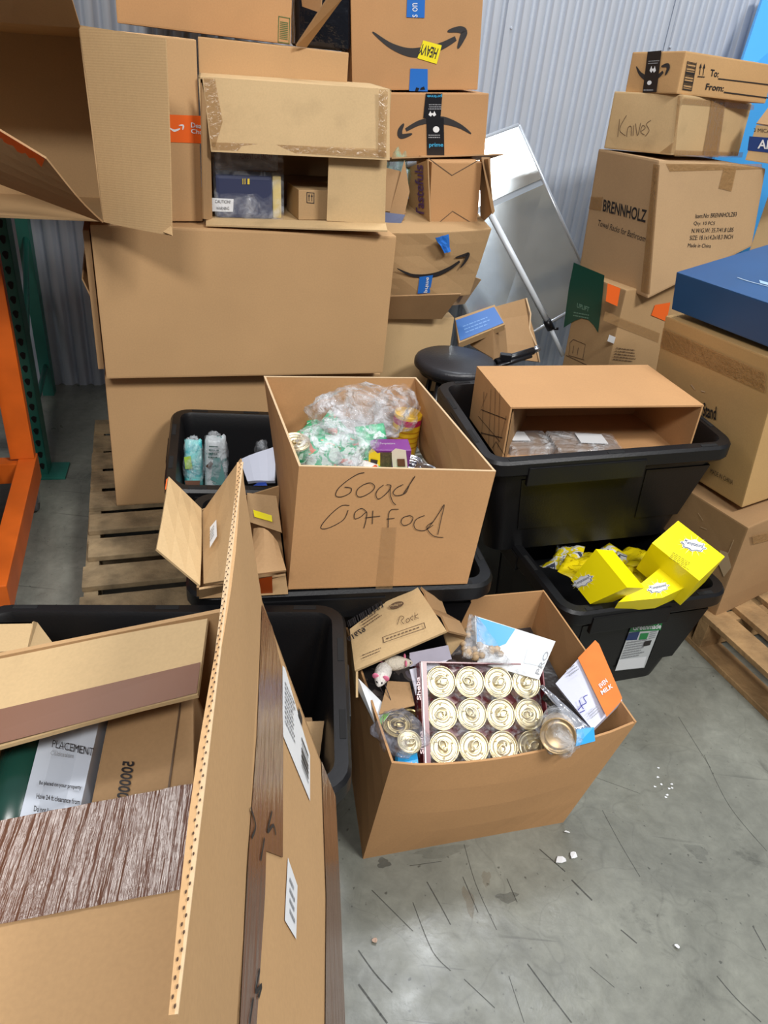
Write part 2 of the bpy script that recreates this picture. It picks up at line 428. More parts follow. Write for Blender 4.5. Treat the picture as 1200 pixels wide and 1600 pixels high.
def smile(face, px_curve, wmax, head, mat=None, thick_at=.5):
    """tapering swoosh along a pixel polyline plus an arrow head polyline"""
    c = smooth_line(px_curve, 8); P = [face.hit(*p, off=face.off + .0003) for p in c]; n = face.n; bm = nb(); vs = []
    for i, p in enumerate(P):
        t = i / (len(P) - 1); wd = wmax * (.12 + .88 * (max(0, 1 - abs(t - thick_at) / (thick_at if t < thick_at else 1.25 - thick_at))) ** .8)
        d = (P[min(i + 1, len(P) - 1)] - P[max(i - 1, 0)]).normalized(); x = d.cross(n) * wd / 2
        vs.append((bm.verts.new(p + x), bm.verts.new(p - x)))
    for a, b in zip(vs, vs[1:]): bm.faces.new((a[0], a[1], b[1], b[0]))
    h = smooth_line(head, 5); P = [face.hit(*p, off=face.off + .0006) for p in h]; vs = []
    for i, p in enumerate(P):
        t = i / (len(P) - 1); wd = wmax * .75 * (.15 + .85 * math.sin(math.pi * t) ** .7)
        d = (P[min(i + 1, len(P) - 1)] - P[max(i - 1, 0)]).normalized(); x = d.cross(n) * wd / 2
        vs.append((bm.verts.new(p + x), bm.verts.new(p - x)))
    for a, b in zip(vs, vs[1:]): bm.faces.new((a[0], a[1], b[1], b[0]))
    return part('curved_arrow_print', bm, mat or INK, face.root)
def bars(n, seed=1, vertical=True, gap=.0):
    rnd = random.Random(seed); out = []; x = 0; ws = [rnd.choice((1, 1, 2, 3)) for _ in range(n * 2)]; tot = sum(ws)
    for i, wv in enumerate(ws):
        if i % 2 == 0:
            a, b = x / tot, (x + wv) / tot
            out.append([(a, 0), (b, 0), (b, 1), (a, 1)] if vertical else [(0, a), (1, a), (1, b), (0, b)])
        x += wv
    return out
def lines(n, seed=1, fill=.45):
    rnd = random.Random(seed); out = []
    for i in range(n):
        y = 1 - (i + .8) / n; x = 0
        end = rnd.uniform(.7, 1)
        while x < end:
            l = rnd.uniform(.05, .16); e = min(x + l, end)
            out.append([(x, y), (e, y), (e, y + fill / n), (x, y + fill / n)]); x = e + .025
    return out

# ------------------------------------------------------------------ cartons
def closed_body(root, W, D, H, mat, bev=.005, bulge=0):
    bm = nb(); box(bm, 0, W, 0, D, 0, H, bev)
    if bulge:
        bmesh.ops.subdivide_edges(bm, edges=[e for e in bm.edges if e.calc_length() > .08], cuts=4, use_grid_fill=True)
        for v in bm.verts:
            x, y, z = v.co.x / W, v.co.y / D, v.co.z / H
            c = Vector((W / 2, D / 2, H / 2)); k = noise.noise(v.co * 5) * bulge * .6
            bx = 16 * x * (1 - x) * y * (1 - y) ; by = 16 * x * (1 - x) * z * (1 - z); bz = 16 * y * (1 - y) * z * (1 - z)
            if z > .98 or z < .02: v.co.z += (bulge * .3 + k) * max(bx, 0) * (1 if z > .5 else 0)
            if y > .98 or y < .02: v.co.y += (bulge + k) * max(by, 0) * (1 if y > .5 else -1)
            if x > .98 or x < .02: v.co.x += (bulge + k) * max(bz, 0) * (1 if x > .5 else -1)
    return part('body', bm, mat, root, smooth=False)
def hexa(W, D, H): return {(u, v, w): Vector((u * W, v * D, w * H)) for u in (0, 1) for v in (0, 1) for w in (0, 1)}
def walls(bm, c, which, t=.004, n=1, warp=None, top_dip=None):
    """sheets for the named sides of a hexahedron of corners c, thickness inward"""
    cen = sum(c.values(), Vector()) / 8
    for wn in which:
        q = {'front': [(0, 0, 0), (1, 0, 0), (1, 0, 1), (0, 0, 1)], 'back': [(0, 1, 0), (1, 1, 0), (1, 1, 1), (0, 1, 1)], 'left': [(0, 0, 0), (0, 1, 0), (0, 1, 1), (0, 0, 1)],
             'right': [(1, 0, 0), (1, 1, 0), (1, 1, 1), (1, 0, 1)], 'bottom': [(0, 0, 0), (1, 0, 0), (1, 1, 0), (0, 1, 0)], 'top': [(0, 0, 1), (1, 0, 1), (1, 1, 1), (0, 1, 1)]}[wn]
        P = [c[k] for k in q]; mid = sum(P, Vector()) / 4
        panel(bm, P, t, n=n, inward=cen - mid, warp=warp)
    return bm

# =================================================================== SETTING
def floor_mat():
    mt, nt, b = base_mat('sealed_concrete'); N = nt.nodes.new; L = nt.links.new
    tc = N('ShaderNodeTexCoord')
    def noi(sc, det=5, dist=0, rough=.55, vec=None):
        n = N('ShaderNodeTexNoise'); n.inputs['Scale'].default_value = sc; n.inputs['Detail'].default_value = det; n.inputs['Distortion'].default_value = dist
        n.inputs['Roughness'].default_value = rough; L(vec or tc.outputs['Object'], n.inputs['Vector']); return n.outputs['Fac']
    def ramp(src, a, ca, b_, cb):
        r = N('ShaderNodeMapRange'); r.inputs[1].default_value = a; r.inputs[2].default_value = b_; r.inputs[3].default_value = ca; r.inputs[4].default_value = cb; L(src, r.inputs[0]); return r.outputs[0]
    def mul(a, b_):
        k = N('ShaderNodeMath'); k.operation = 'MULTIPLY'; L(a, k.inputs[0]); L(b_, k.inputs[1]); return k.outputs[0]
    base = ramp(noi(3.2, 9, 1.0, .68), .32, .72, .68, 1.16)
    fine = ramp(noi(30, 8, .5, .7), .32, .84, .68, 1.10)
    blot = ramp(noi(5, 10, .8, .75), .585, 1, .68, .62)
    specks = ramp(noi(70, 2, 0, .4), .70, 1, .76, .45)
    out = mul(mul(mul(base, fine), blot), specks)
    # scratches: stretched noise along two directions
    for rz, sc, lo in ((0.55, (1.0, 26, 1), .68), (-.9, (1.2, 30, 1), .70)):
        mp = N('ShaderNodeMapping'); mp.inputs['Rotation'].default_value = (0, 0, rz); mp.inputs['Scale'].default_value = sc; L(tc.outputs['Object'], mp.inputs['Vector'])
        out = mul(out, ramp(noi(2.3, 3, .3, .5, mp.outputs[0]), lo, 1, lo + .05, .62))
    vo = N('ShaderNodeTexVoronoi'); vo.feature = 'DISTANCE_TO_EDGE'; vo.inputs['Scale'].default_value = 2.6
    wm = N('ShaderNodeTexNoise'); wm.inputs['Scale'].default_value = 5; L(tc.outputs['Object'], wm.inputs['Vector'])
    ad = N('ShaderNodeVectorMath'); ad.operation = 'MULTIPLY_ADD'; ad.inputs[1].default_value = (.35, .35, 0); L(wm.outputs['Color'], ad.inputs[0]); L(tc.outputs['Object'], ad.inputs[2])
    L(ad.outputs[0], vo.inputs['Vector'])
    out = mul(out, ramp(vo.outputs['Distance'], 0, .86, .007, 1))
    mx = N('ShaderNodeVectorMath'); mx.operation = 'SCALE'; mx.inputs[0].default_value = lin((124, 125, 115)); L(out, mx.inputs['Scale'])
    L(mx.outputs[0], b.inputs['Base Color'])
    L(ramp(noi(9, 6), .3, .26, .7, .46), b.inputs['Roughness'])
    bp = N('ShaderNodeBump'); bp.inputs['Strength'].default_value = .12; bp.inputs['Distance'].default_value = .01; L(noi(24, 5), bp.inputs['Height']); L(bp.outputs[0], b.inputs['Normal'])
    return mt
bm = nb(); box(bm, -5, 6.5, -4, 6.2, -.1, 0); structure('floor', bm, floor_mat(), 'grey sealed concrete floor with scuffs and scratches')

WALLM = plain('galvanised_wall', (196, 203, 214), .34, metal=.25, var=.04, vscale=3)
def wall():
    bm = nb(); ang = math.radians(15); ex = Vector((math.cos(ang), math.sin(ang), 0)); base = WN * 3.72
    pitch = .0678; prof = [(0, 0), (.12, .0), (.20, .30), (.29, .88), (.34, 1), (.55, .93), (.76, 1), (.81, .88), (.91, .30)]
    xs = []; x = -3.2
    k0 = int(-3.2 / pitch)
    for k in range(k0, int(5.2 / pitch)):
        for (a, h) in prof: xs.append(((k + a) * pitch, h * .022))
    lo, hi = [], []
    for (x, h) in xs:
        p = base + ex * x - WN * h; lo.append(bm.verts.new((p.x, p.y, 0))); hi.append(bm.verts.new((p.x, p.y, 3.4)))
    for i in range(len(xs) - 1):
        f = bm.faces.new((lo[i], lo[i + 1], hi[i + 1], hi[i])); f.smooth = True
    # backing skin so the wall has a thickness
    a, b_ = base + ex * xs[0][0] + WN * .03, base + ex * xs[-1][0] + WN * .03
    box(bm, 0, xs[-1][0] - xs[0][0], .025, .06, 0, 3.4, M=Matrix.Translation(base + ex * xs[0][0]) @ Matrix.Rotation(ang, 4, 'Z'))
    structure('wall_back', bm, WALLM, 'corrugated silver metal wall')
    # panel lap joints with screws
    for px in (795, 1056):
        p = atn(px, 0, 3.70); q = p.dot(ex); bm = nb()
        M = Matrix.Translation(base + ex * q - WN * .022) @ Matrix.Rotation(ang, 4, 'Z')
        box(bm, 0, .018, 0, .003, 0, 3.4, M=M)
        for z in np.arange(.25, 3.3, .45):
            t = bmesh.new(); bmesh.ops.create_cone(t, segments=8, radius1=.006, radius2=.004, depth=.006, cap_ends=True)
            t.transform(M @ Matrix.Translation((.03, -.002, z + .1)) @ Matrix.Rotation(math.pi / 2, 4, 'X')); merge(bm, t)
        structure('trim_1' if px < 900 else 'trim_2', bm, WALLM, 'lap joint of the corrugated wall')
wall()

bm = nb(); box(bm, -2.80, -2.72, -1.5, 4.6, 0, 2.8); structure('unseen_wall_left', bm, plain('dark_grey_wall', (92, 94, 98), .7), 'added unseen partition at far left that shades the rack corner')  # added out of view to darken the corner behind the cart

# scuffs, stains and one darker strip on the concrete
FLR = bpy.data.objects['floor']; FF = Face(FLR, (0, 0, 0), (0, 0, 1), .0006)
for k, (st, w_) in enumerate([([(824, 1506), (858, 1552), (893, 1598)], .003), ([(560, 1485), (585, 1520), (613, 1551)], .003), ([(560, 1538), (605, 1599)], .004), ([(725, 1319), (744, 1383), (776, 1453)], .0016), ([(667, 1378), (688, 1415), (704, 1445)], .0025),
        ([(723, 1370), (747, 1426)], .002), ([(725, 1530), (773, 1575)], .002), ([(795, 1525), (819, 1598)], .0016), ([(893, 1375), (925, 1407)], .004), ([(843, 1327), (883, 1362)], .003), ([(970, 1453), (995, 1474)], .003), ([(1120, 1525), (1150, 1560), (1189, 1597)], .0025),
        ([(941, 1266), (970, 1320), (1000, 1370)], .0016), ([(645, 1410), (675, 1485), (704, 1517)], .002), ([(792, 1373), (808, 1410)], .002), ([(1176, 1447), (1197, 1485)], .0025), ([(922, 1511), (960, 1543)], .0015), ([(581, 1391), (645, 1455)], .002), ([(640, 1353), (690, 1346)], .0015), ([(1100, 1180), (1140, 1260), (1198, 1330)], .0015), ([(890, 1200), (1000, 1240)], .0012), ([(1060, 1120), (1110, 1200)], .0014)]):
    o = pen(FF, [st], w_, clear_tape('rubber_scuff', (46, 46, 42), .55, .5), 'scuff_mark', off=.0006); o['kind'] = 'structure'
def blot(px, py, rx, ry, ang, rgb, a, seed, name='floor_blot'):
    rnd = random.Random(seed); pts = []
    for k in range(26):
        t = 2 * math.pi * k / 26; r = rnd.uniform(.88, 1.06); x, y = rx * r * math.cos(t), ry * r * math.sin(t)
        x *= 1 + .25 * math.sin(5 * t + seed); y *= 1 + .3 * math.sin(3 * t + seed); pts.append((px + x * math.cos(ang) - y * math.sin(ang), py + x * math.sin(ang) + y * math.cos(ang)))
    o = patch(FF, pts, clear_tape('floor_blot_%d_%d' % (rgb[0], int(a * 100)), rgb, a * .6, .45), name, off=.0004 + seed * .00003); o['kind'] = 'structure'
for q in [(600, 1349, 10, 8, 0, (40, 40, 40), .6, 1), (733, 1408, 7, 24, -.25, (120, 92, 50), .3, 2), (760, 1372, 7, 12, 0, (120, 92, 50), .25, 3), (792, 1402, 17, 8, 0, (60, 60, 58), .45, 4), (1088, 1330, 20, 9, .5, (66, 68, 66), .22, 5), (690, 1330, 40, 9, -.15, (84, 84, 74), .25, 9)]: blot(*q)  # stains, and last a darker strip along the low carton's front edge

# =================================================================== BLACK TOTES
def tote_mesh(W, D, H, rim=.03, corner=.06, nested=False):
    bm = nb(); t = .004; il = .045; tp = .03
    def L(i, z, r): return rrect(i, W - i, i, D - i, max(r, .01), z)
    loops = [L(.075, 0, .05), L(.028, H - .055, .045), L(.028, H - .045, .045), L(.004, H - .047, corner), L(0, H - .04, corner), L(0, H - .008, corner), L(.006, H, corner - .004),
             L(rim, H, corner - .022), L(rim + .006, H - .012, corner - .025), L(rim + .012, H - .05, corner - .028), L(.082, .008, .045)]
    loft(bm, loops, cap0=True, cap1=True)
    for f in bm.faces: f.smooth = True
    bm.normal_update()
    for e in bm.edges:
        if len(e.link_faces) == 2 and e.calc_face_angle(0) > .5: e.smooth = False
    return bm
def tote(name, label, M, W, D, H, group='black storage totes', panels=True):
    root = thing(name, label, 'storage tote', M, group)
    bm = tote_mesh(W, D, H)
    def wallpt(u, z, sd):
        k = (.075 + (.028 - .075) * z / (H - .05)) - .0035
        if sd == 'f': return Vector((u, k, z))
        if sd == 'r': return Vector((W - k, u, z))
        if sd == 'l': return Vector((k, u, z))
    def rib(u0, u1, z0, z1, sd, ins=.03):
        P = [wallpt(u0 + ins, z0, sd), wallpt(u1 - ins, z0, sd), wallpt(u1, z1, sd), wallpt(u0, z1, sd)]
        panel(bm, P, .008, inward=(0, 1, 0) if sd == 'f' else ((-1, 0, 0) if sd == 'r' else (1, 0, 0)))
    if panels:
        for a, b in ((.16, .60), (.60 + .06, .93)): rib(W * a, W * b, .09 * H / .37, H - .075, 'f')
        if D > .4:
            for sd in 'rl': rib(D * .2, D * .45, .05, H - .075, sd); rib(D * .55, D * .8, .05, H - .075, sd)
    # thicker lip pieces on the rim
    box(bm, W * .16, W * .62, -.004, .01, H - .075, H - .02, .003)
    body = part('body', bm, BLACKP, root)
    def slot(x, y, lx, ly):
        bm = nb(); box(bm, x - lx / 2, x + lx / 2, y - ly / 2, y + ly / 2, H - .002, H + .0012, .0005, seg=1); part('rim_slot', bm, BLACKD, root)
    for x in (.09, W * .5, W - .09):
        slot(x, .014, .05, .012); slot(x, D - .014, .05, .012)
    for y in (D * .3, D * .7): slot(.014, y, .012, .07); slot(W - .014, y, .012, .07)
    for x in (-.012, W - .006):      # moulded grips under the short rims
        bm = nb(); box(bm, x + (.009 if x < 0 else -.009), x + .018 + (.004 if x < 0 else -.009), D * .36, D * .64, H - .06, H - .012, .004); part('grip', bm, BLACKP, root)
    return root
toteL = tote('storage_tote', 'large empty-looking black tote behind the tape-wrapped foreground carton', frame(-.756, .682, .12, 7.3, -1.4, -1.8), .775, .508, .369)
toteU = None
tote('storage_tote', 'black tote whose edge just shows under the tape-wrapped foreground carton', frame(-.80, .10, .085, 7.3, 0, 0), .775, .508, .365)
toteB = tote('storage_tote', 'black tote carrying the good cat food carton and the carton with orange tape', frame(-.412, 1.243, .14, 13.9), .726, .45, .367)
toteC = tote('storage_tote', 'black tote with plastic treat bags standing against the big plain cartons', frame(-.608, 1.672, .139, 14.4, .2, 2), .51, .526, .37, panels=False)
toteY = tote('storage_tote', 'black tote full of yellow boxes with a green and white sticker', frame(.496, 1.5, 0, 20.4), .535, .775, .37)
toteU = tote('storage_tote', 'black tote stacked crosswise holding a carton lying on its side', frame(.262, 1.69, .345, 16, 2, -3), .74, .505, .345)

# =================================================================== PALLETS
def pallet(name, label, M, W, D, H, nb_=7, mat=WOOD, group='wooden pallets', seed=1):
    rnd = random.Random(seed); root = thing(name, label, 'pallet', M, group); t = .018
    bw = D / (nb_ + (nb_ - 1) * .45); y = 0
    for i in range(nb_):
        bm = nb(); e = rnd.uniform(-.008, .008); box(bm, e, W + e, y + rnd.uniform(-.004, .004), y + bw, H - t, H, .0025)
        part('deck_board', bm, mat, root); y += bw * 1.45
    for x in (0, W / 2 - .02, W - .04):
        bm = nb(); box(bm, x, x + .04, .002, D - .002, t, H - t, .002)
        part('stringer', bm, mat, root)
    for y in (0, D / 2 - bw / 2, D - bw):
        bm = nb(); box(bm, 0, W, y, y + bw, 0, t, .002); part('bottom_board', bm, mat, root)
    return root
pallet('wooden_pallet', 'weathered pallet under the big plain cartons at left', frame(-.655, 1.12, 0, 20), 1.02, 1.75, .139, 12, WOODG, seed=3)
pallet('wooden_pallet', 'light wooden pallet at right below the taped cartons', frame(.82, 2.40, 0, -66), 1.15, .75, .13, 6, WOOD, seed=5)
pallet('wooden_pallet', 'low pallet under the left foreground tote', frame(-.78, .20, 0, 7.3), .80, .99, .085, 8, WOODG, seed=8)

# =================================================================== RACK AND CART
ra = thing('pallet_rack', 'green steel rack with teardrop holes behind the orange cart', 'rack', frame(-1.40, 2.49, 0, 15))
bm = nb(); box(bm, -.02, .055, 0, .003, .01, 2.4); box(bm, -.02, -.017, 0, .07, .01, 2.4); box(bm, .052, .055, 0, .07, .01, 2.4)
up = part('upright', bm, GRN, ra)
bm = nb()
for i in range(44):
    z = .05 + .0508 * i; hx = .036
    pts = []
    for k in range(12):
        a = 2 * math.pi * k / 12; r = .011
        pts.append((hx + r * math.cos(a) * (1.0 if math.sin(a) > 0 else .75), -.0008, z + r * math.sin(a) * (1 if math.sin(a) > 0 else 1.6)))
    poly(bm, pts)
part('teardrop_holes', bm, BLACKD, up)
bm = nb(); box(bm, -.05, .12, -.03, .10, 0, .01, .002); part('base_plate', bm, GRN, ra)
bm = nb(); box(bm, -.10, -.05, .80, .86, .0, 2.4); part('upright', bm, GRN, ra)
for z0, z1 in ((.15, .75), (.75, 1.35), (1.35, 1.95)):
    bm = nb(); tube(bm, [(-.01, .05, z0), (-.07, .83, z1)], .012, 8); part('brace', bm, GRN, ra)
bm = nb(); tube(bm, [(-.01, .05, .15), (-.07, .83, .15)], .012, 8); part('brace', bm, GRN, ra)
bm = nb(); box(bm, -2.2, .0, -.02, .03, 1.19, 1.29); part('unseen_deck_beam', bm, ORG, ra)  # both beams added out of view together with the shading deck
bm = nb(); box(bm, -2.2, .0, .82, .87, 1.19, 1.29); part('unseen_deck_beam', bm, ORG, ra)
bm = nb(); box(bm, -2.2, .05, -.03, .95, 1.29, 1.315); part('unseen_shade_deck', bm, WOODG, ra)  # deck added out of view to shade the wall behind the rack

ct = thing('cart', 'orange steel platform cart with caster wheels at the left edge', 'cart', frame(-1.285, 2.335, 0, 19))
# local x to the right, y away from the viewer; right side at x = 0
def cpart(name, *b, mat=ORG, bev=.004):
    bm = nb(); box(bm, *b, bev); return part(name, bm, mat, ct)
cpart('side_rail', -.06, .0, -.80, .0, .10, .20)
cpart('side_rail', -.75, -.69, -.80, .0, .10, .20)
cpart('cross_rail', -.69, -.06, -.06, -.005, .11, .19)
cpart('cross_rail', -.69, -.06, -.80, -.745, .11, .19)
cpart('deck', -.69, -.13, -.74, -.07, .16, .175, mat=plain('orange_worn_paint', (176, 92, 44), .5, var=.2))
cpart('post', -.085, -.005, -.045, -.005, .2, 1.07)
cpart('post', -.74, -.66, -.045, -.005, .2, 1.07)
cpart('post', -.16, -.11, -.79, -.74, .2, .42)
cpart('cross_bar', -.68, -.10, -.04, -.01, .42, .47)
cpart('cross_bar', -.68, -.10, -.04, -.01, .82, .87)
cpart('cross_bar', -.68, -.10, -.04, -.01, 1.02, 1.07)
bm = nb(); tube(bm, [(-.14, -.30, .19), (-.09, -.04, .62)], .016, 10); part('brace', bm, ORG, ct)
for (x, y) in ((-.03, -.07), (-.03, -.72), (-.72, -.07), (-.72, -.72)):
    bm = nb(); M = Matrix.Translation((x, y, .05)) @ Matrix.Rotation(math.pi / 2, 4, 'Y')
    lathe(bm, [(0, -.016), (.046, -.016), (.05, -.01), (.05, .01), (.046, .016), (0, .016)], 20, M)
    wl = part('wheel', bm, plain('grey_rubber', (84, 84, 86), .6), ct)
    bm = nb(); lathe(bm, [(0, -.019), (.02, -.019), (.02, .019), (0, .019)], 14, M); part('hub', bm, SILV, wl)
    bm = nb(); box(bm, x - .022, x - .018, y - .02, y + .02, .04, .105); box(bm, x + .018, x + .022, y - .02, y + .02, .04, .105); part('fork', bm, SILV, ct)

# =================================================================== BIG CARTONS AT LEFT
lo = thing('cardboard_carton', 'wide plain brown carton resting directly on the weathered pallet', 'cardboard box', frame(-.924, 2.13, .14, 21.1, .1, 1.1), 'big plain cartons')
closed_body(lo, .913, .70, .474, KRAFT, .006)
hi = thing('cardboard_carton', 'wide plain brown carton, upper of the two big ones stacked on the pallet', 'cardboard box', frame(-.893, 2.091, .628, 20.2, 0, .3), 'big plain cartons')
closed_body(hi, .893, .70, .452, KRAFT, .006)
bm = nb(); box(bm, -.022, -.004, .03, .65, .02, .43, .003); part('folded_flap', bm, KRAFTD, hi)
bm = nb(); panel(bm, [(-.004, .1, .16), (-.004, .5, .20), (-.045, .52, .30), (-.045, .12, .27)], .004); part('flap', bm, KRAFT, hi)

# box M : open-fronted carton with advent calendars
M_ = frame(-.610, 2.261, 1.086, 14.7, 0, -1.6); Wm, Dm, Hm = .530, .33, .368
bM = thing('open_carton', 'worn open carton lying on its side with a calendar bag inside', 'cardboard box', M_)
c = hexa(Wm, Dm, Hm); bm = nb(); walls(bm, c, ['left', 'right', 'bottom', 'top', 'back'], .005, n=2); part('body', bm, KRAFT3, bM)
fM = side(bM, Wm, Dm, Hm, 'front')
# hanging top flap, drops to pixel row 245
def fp(px, py, off): 
    p = fM.hit(px, py, off=off); return p
bm = nb(); panel(bm, [fp(330, 235, .03), fp(604, 247, .045), fp(608, 140, .003), fp(316, 120, .003)], .005, n=6, warp=lambda s, u: .004 * math.sin(s * 5) * (1 - u))
fl = part('flap', bm, KRAFT3, bM, 'hanging top flap with clear tape along its edges')
fF = Face(bM, fp(330, 235, .036), (fp(604, 247, .051) - fp(330, 235, .036)).cross(fp(316, 120, .009) - fp(330, 235, .036)), .0015)
patch(fF, [(331, 222), (603, 233), (604, 246), (331, 234)], TAPE, 'tape_strip')
patch(fF, [(318, 122), (336, 123), (348, 190), (336, 230), (330, 228)], TAPE, 'tape_strip')
patch(fF, [(592, 140), (606, 141), (603, 245), (590, 244)], TAPE, 'tape_strip')
bm = nb(); panel(bm, [fp(510, 344, .002), fp(601, 350, .002), fp(603, 243, .002), fp(513, 240, .006)], .005, n=3); part('flap', bm, KRAFT3, bM, 'folded right side flap')
bm = nb(); panel(bm, [fp(316, 338, .03), fp(330, 345, .0), fp(326, 190, .0), fp(313, 128, .035)], .005, n=2); part('flap', bm, KRAFTD, bM, 'narrow left side flap')
bm = nb(); panel(bm, [fp(322, 348, .05), fp(600, 357, .05), fp(602, 350, .0), fp(322, 343, .0)], .005, n=2); part('flap', bm, KRAFT3, bM, 'bottom flap')
# contents
nv = thing('calendar_bag', 'clear bag with a navy calendar pack inside the open carton', 'bag', bM.matrix_world.copy() @ Matrix.Translation((.03, .035, .006)))
bm = nb(); box(bm, 0, .165, 0, .10, 0, .118, .01); part('navy_box', bm, plain('navy_blue_print', (52, 58, 86), .4), nv)
bm = nb(); box(bm, .166, .192, .01, .1, 0, .118, .006); part('gold_side', bm, plain('pale_gold_print', (214, 190, 118), .35), nv)
bm = nb(); box(bm, 0, .185, .03, .10, .128, .215, .01); part('upper_pack', bm, plain('greyish_print', (128, 118, 112), .4, var=.3, vscale=30), nv)
bm = nb(); panel(bm, [(-.006, -.006, .0), (.198, -.006, 0), (.200, .02, .225), (-.006, .02, .225)], .001, n=10, warp=lambda s, u: .004 * noise.noise(Vector((s * 6, u * 6, 1)))); part('clear_wrap', bm, film('bag_film', (235, 238, 245), .03, .22, 16, .1, .6), nv, smooth=True)
fn = Face(nv, (0, -.001, 0), (0, -1, 0), .001)
patch(fn, [(331, 309), (365, 311), (364, 331), (331, 330)], WHITE, 'warning_label')
text(fn, 'CAUTION!', (336, 317), (360, 318), (336, 312), mat=INK, off=.002)
text(fn, 'WARNING', (338, 328), (358, 328), (338, 323), mat=INK, off=.002)
fb = Face(nv, (0, .022, 0), (0, -1, 0), .001)
text(fb, 'ADVENT CALENDAR', (374, 248), (426, 250), (374, 239), mat=plain('maroon_print', (98, 40, 40), .5))
shapes(fn, bars(3, 4), (379, 288), (391, 288), (379, 279), plain('gold_print', (226, 196, 70), .4))
sm = thing('small_carton', 'small brown carton with arrow print inside the open carton', 'cardboard box', bM.matrix_world.copy() @ Matrix.Translation((.272, .03, .006)) @ Matrix.Rotation(math.radians(8), 4, 'Z'))
closed_body(sm, .13, .16, .085, KRAFT4, .002)
f = side(sm, .13, .16, .085, 'front')
shapes(f, [[(0, 0), (1, 0), (1, .06), (0, .06)], [(0, .94), (1, .94), (1, 1), (0, 1)], [(0, 0), (.08, 0), (.08, 1), (0, 1)], [(.92, 0), (1, 0), (1, 1), (.92, 1)], [(.28, .2), (.36, .2), (.36, .7), (.28, .7)], [(.2, .62), (.44, .62), (.32, .88)], [(.64, .2), (.72, .2), (.72, .7), (.64, .7)], [(.56, .62), (.8, .62), (.68, .88)]], (479, 317), (491, 318), (479, 300))
wb = thing('small_carton', 'flat brown carton standing at the back of the open carton', 'cardboard box', bM.matrix_world.copy() @ Matrix.Translation((.22, .25, .1)))
closed_body(wb, .18, .05, .16, KRAFTD, .002)

# box N : carton with orange tape
n0 = atz(205, 345, 1.085); n1 = atz(317, 345, 1.085)
N_ = frame(n0.x, n0.y, 1.083, math.degrees(math.atan2(n1.y - n0.y, n1.x - n0.x)), 0, 0); Wn = (n1 - n0).length
bN = thing('cardboard_carton', 'tall narrow carton with an orange tape band beside the worn open carton', 'cardboard box', N_)
closed_body(bN, Wn, .22, .455, KRAFT, .004)
f = side(bN, Wn, .3, .455, 'front')
patch(f, [(240, 178), (315, 181), (316, 224), (240, 221)], ORANGET, 'orange_tape')
text(f, 'Deal', (298, 199), (316, 201), (298, 191), mat=WHITE, bold=True, off=.003); text(f, 'Cha', (298, 208), (316, 210), (298, 201), mat=WHITE, bold=True, off=.003)
smile(f, [(264, 199), (272, 204), (281, 201)], .006, [(279, 196), (286, 196), (285, 203)], WHITE)

# box K behind
kx = atn(309, 57, 2.62); k2 = atn(545, 86, 2.62)
yawK = 15.0; bK = thing('cardboard_carton', 'plain carton set back between the worn open carton and the arrow cartons', 'cardboard box', frame(kx.x, kx.y, 1.083, yawK))
WK = (Vector((k2.x, k2.y, 0)) - Vector((kx.x, kx.y, 0))).length; HK = kx.z - 1.083
closed_body(bK, WK, .92, HK, KRAFT, .004)  # hidden depth stretched back to shade the left part of the wall
# box J on top
zJ = kx.z
ja = atz(183, 34, zJ); 
bJ = thing('cardboard_carton', 'topmost brown carton at upper left with a small green label', 'cardboard box', frame(*atn(183, 36, 2.66), yawK))
WJ = (atn(454, 70, 2.66) - atn(183, 36, 2.66)).length
bJ.matrix_world = bJ.matrix_world @ Matrix.Rotation(math.radians(-math.degrees(math.atan2(atn(454, 70, 2.66).z - atn(183, 36, 2.66).z, WJ))), 4, 'Y')
closed_body(bJ, WJ, .90, .80, KRAFT2, .005)  # hidden depth and height enlarged to keep lamp light off the left wall
f = side(bJ, WJ, .36, .34, 'front')
GLAB = plain('olive_green_print', (78, 104, 52), .5)
shapes(f, [[(0, 0), (1, 0), (1, .03), (0, .03)], [(0, .97), (1, .97), (1, 1), (0, 1)], [(0, 0), (.06, 0), (.06, 1), (0, 1)], [(.94, 0), (1, 0), (1, 1), (.94, 1)]] + [[(.15, y), (.85, y), (.85, y + .03), (.15, y + .03)] for y in np.arange(.15, .85, .07)], (434, 66), (452, 69), (435, 25), GLAB, name='green_label')
# black wrapped goods with a brown flap between J and the arrow cartons
bp_ = atn(462, 74, 2.92)
wr = thing('wrapped_bundle', 'black plastic wrapped bundle between the top left carton and the arrow carton', 'bundle', frame(bp_.x, bp_.y, HK + 1.084, 15))
bm = nb(); box(bm, 0, .185, 0, .2, 0, .45, .02, seg=3)
bmesh.ops.subdivide_edges(bm, edges=bm.edges[:], cuts=3, use_grid_fill=True)
for v in bm.verts: v.co += Vector((noise.noise(v.co * 14), noise.noise(v.co * 14 + Vector((9, 9, 9))), 0)) * .012
part('black_wrap', bm, plain('black_stretch_film', (22, 24, 30), .15, bump=.5, bscale=25), wr, smooth=True)
bm = nb(); panel(bm, [atn(462, 70, 2.6), atn(478, 72, 2.62), atn(540, -12, 2.5), atn(518, -14, 2.5)], .005); 
single('cardboard_flap', bm, KRAFTD, 'strip of cardboard leaning against the black wrapped bundle', 'cardboard')
bm = nb(); panel(bm, [atn(474, 10, 2.8), atn(502, 20, 2.75), atn(506, -30, 2.75), atn(470, -30, 2.8)], .006)
single('cardboard_flap', bm, KRAFTD, 'dark cardboard corner at the top edge above the black wrapped bundle', 'cardboard')

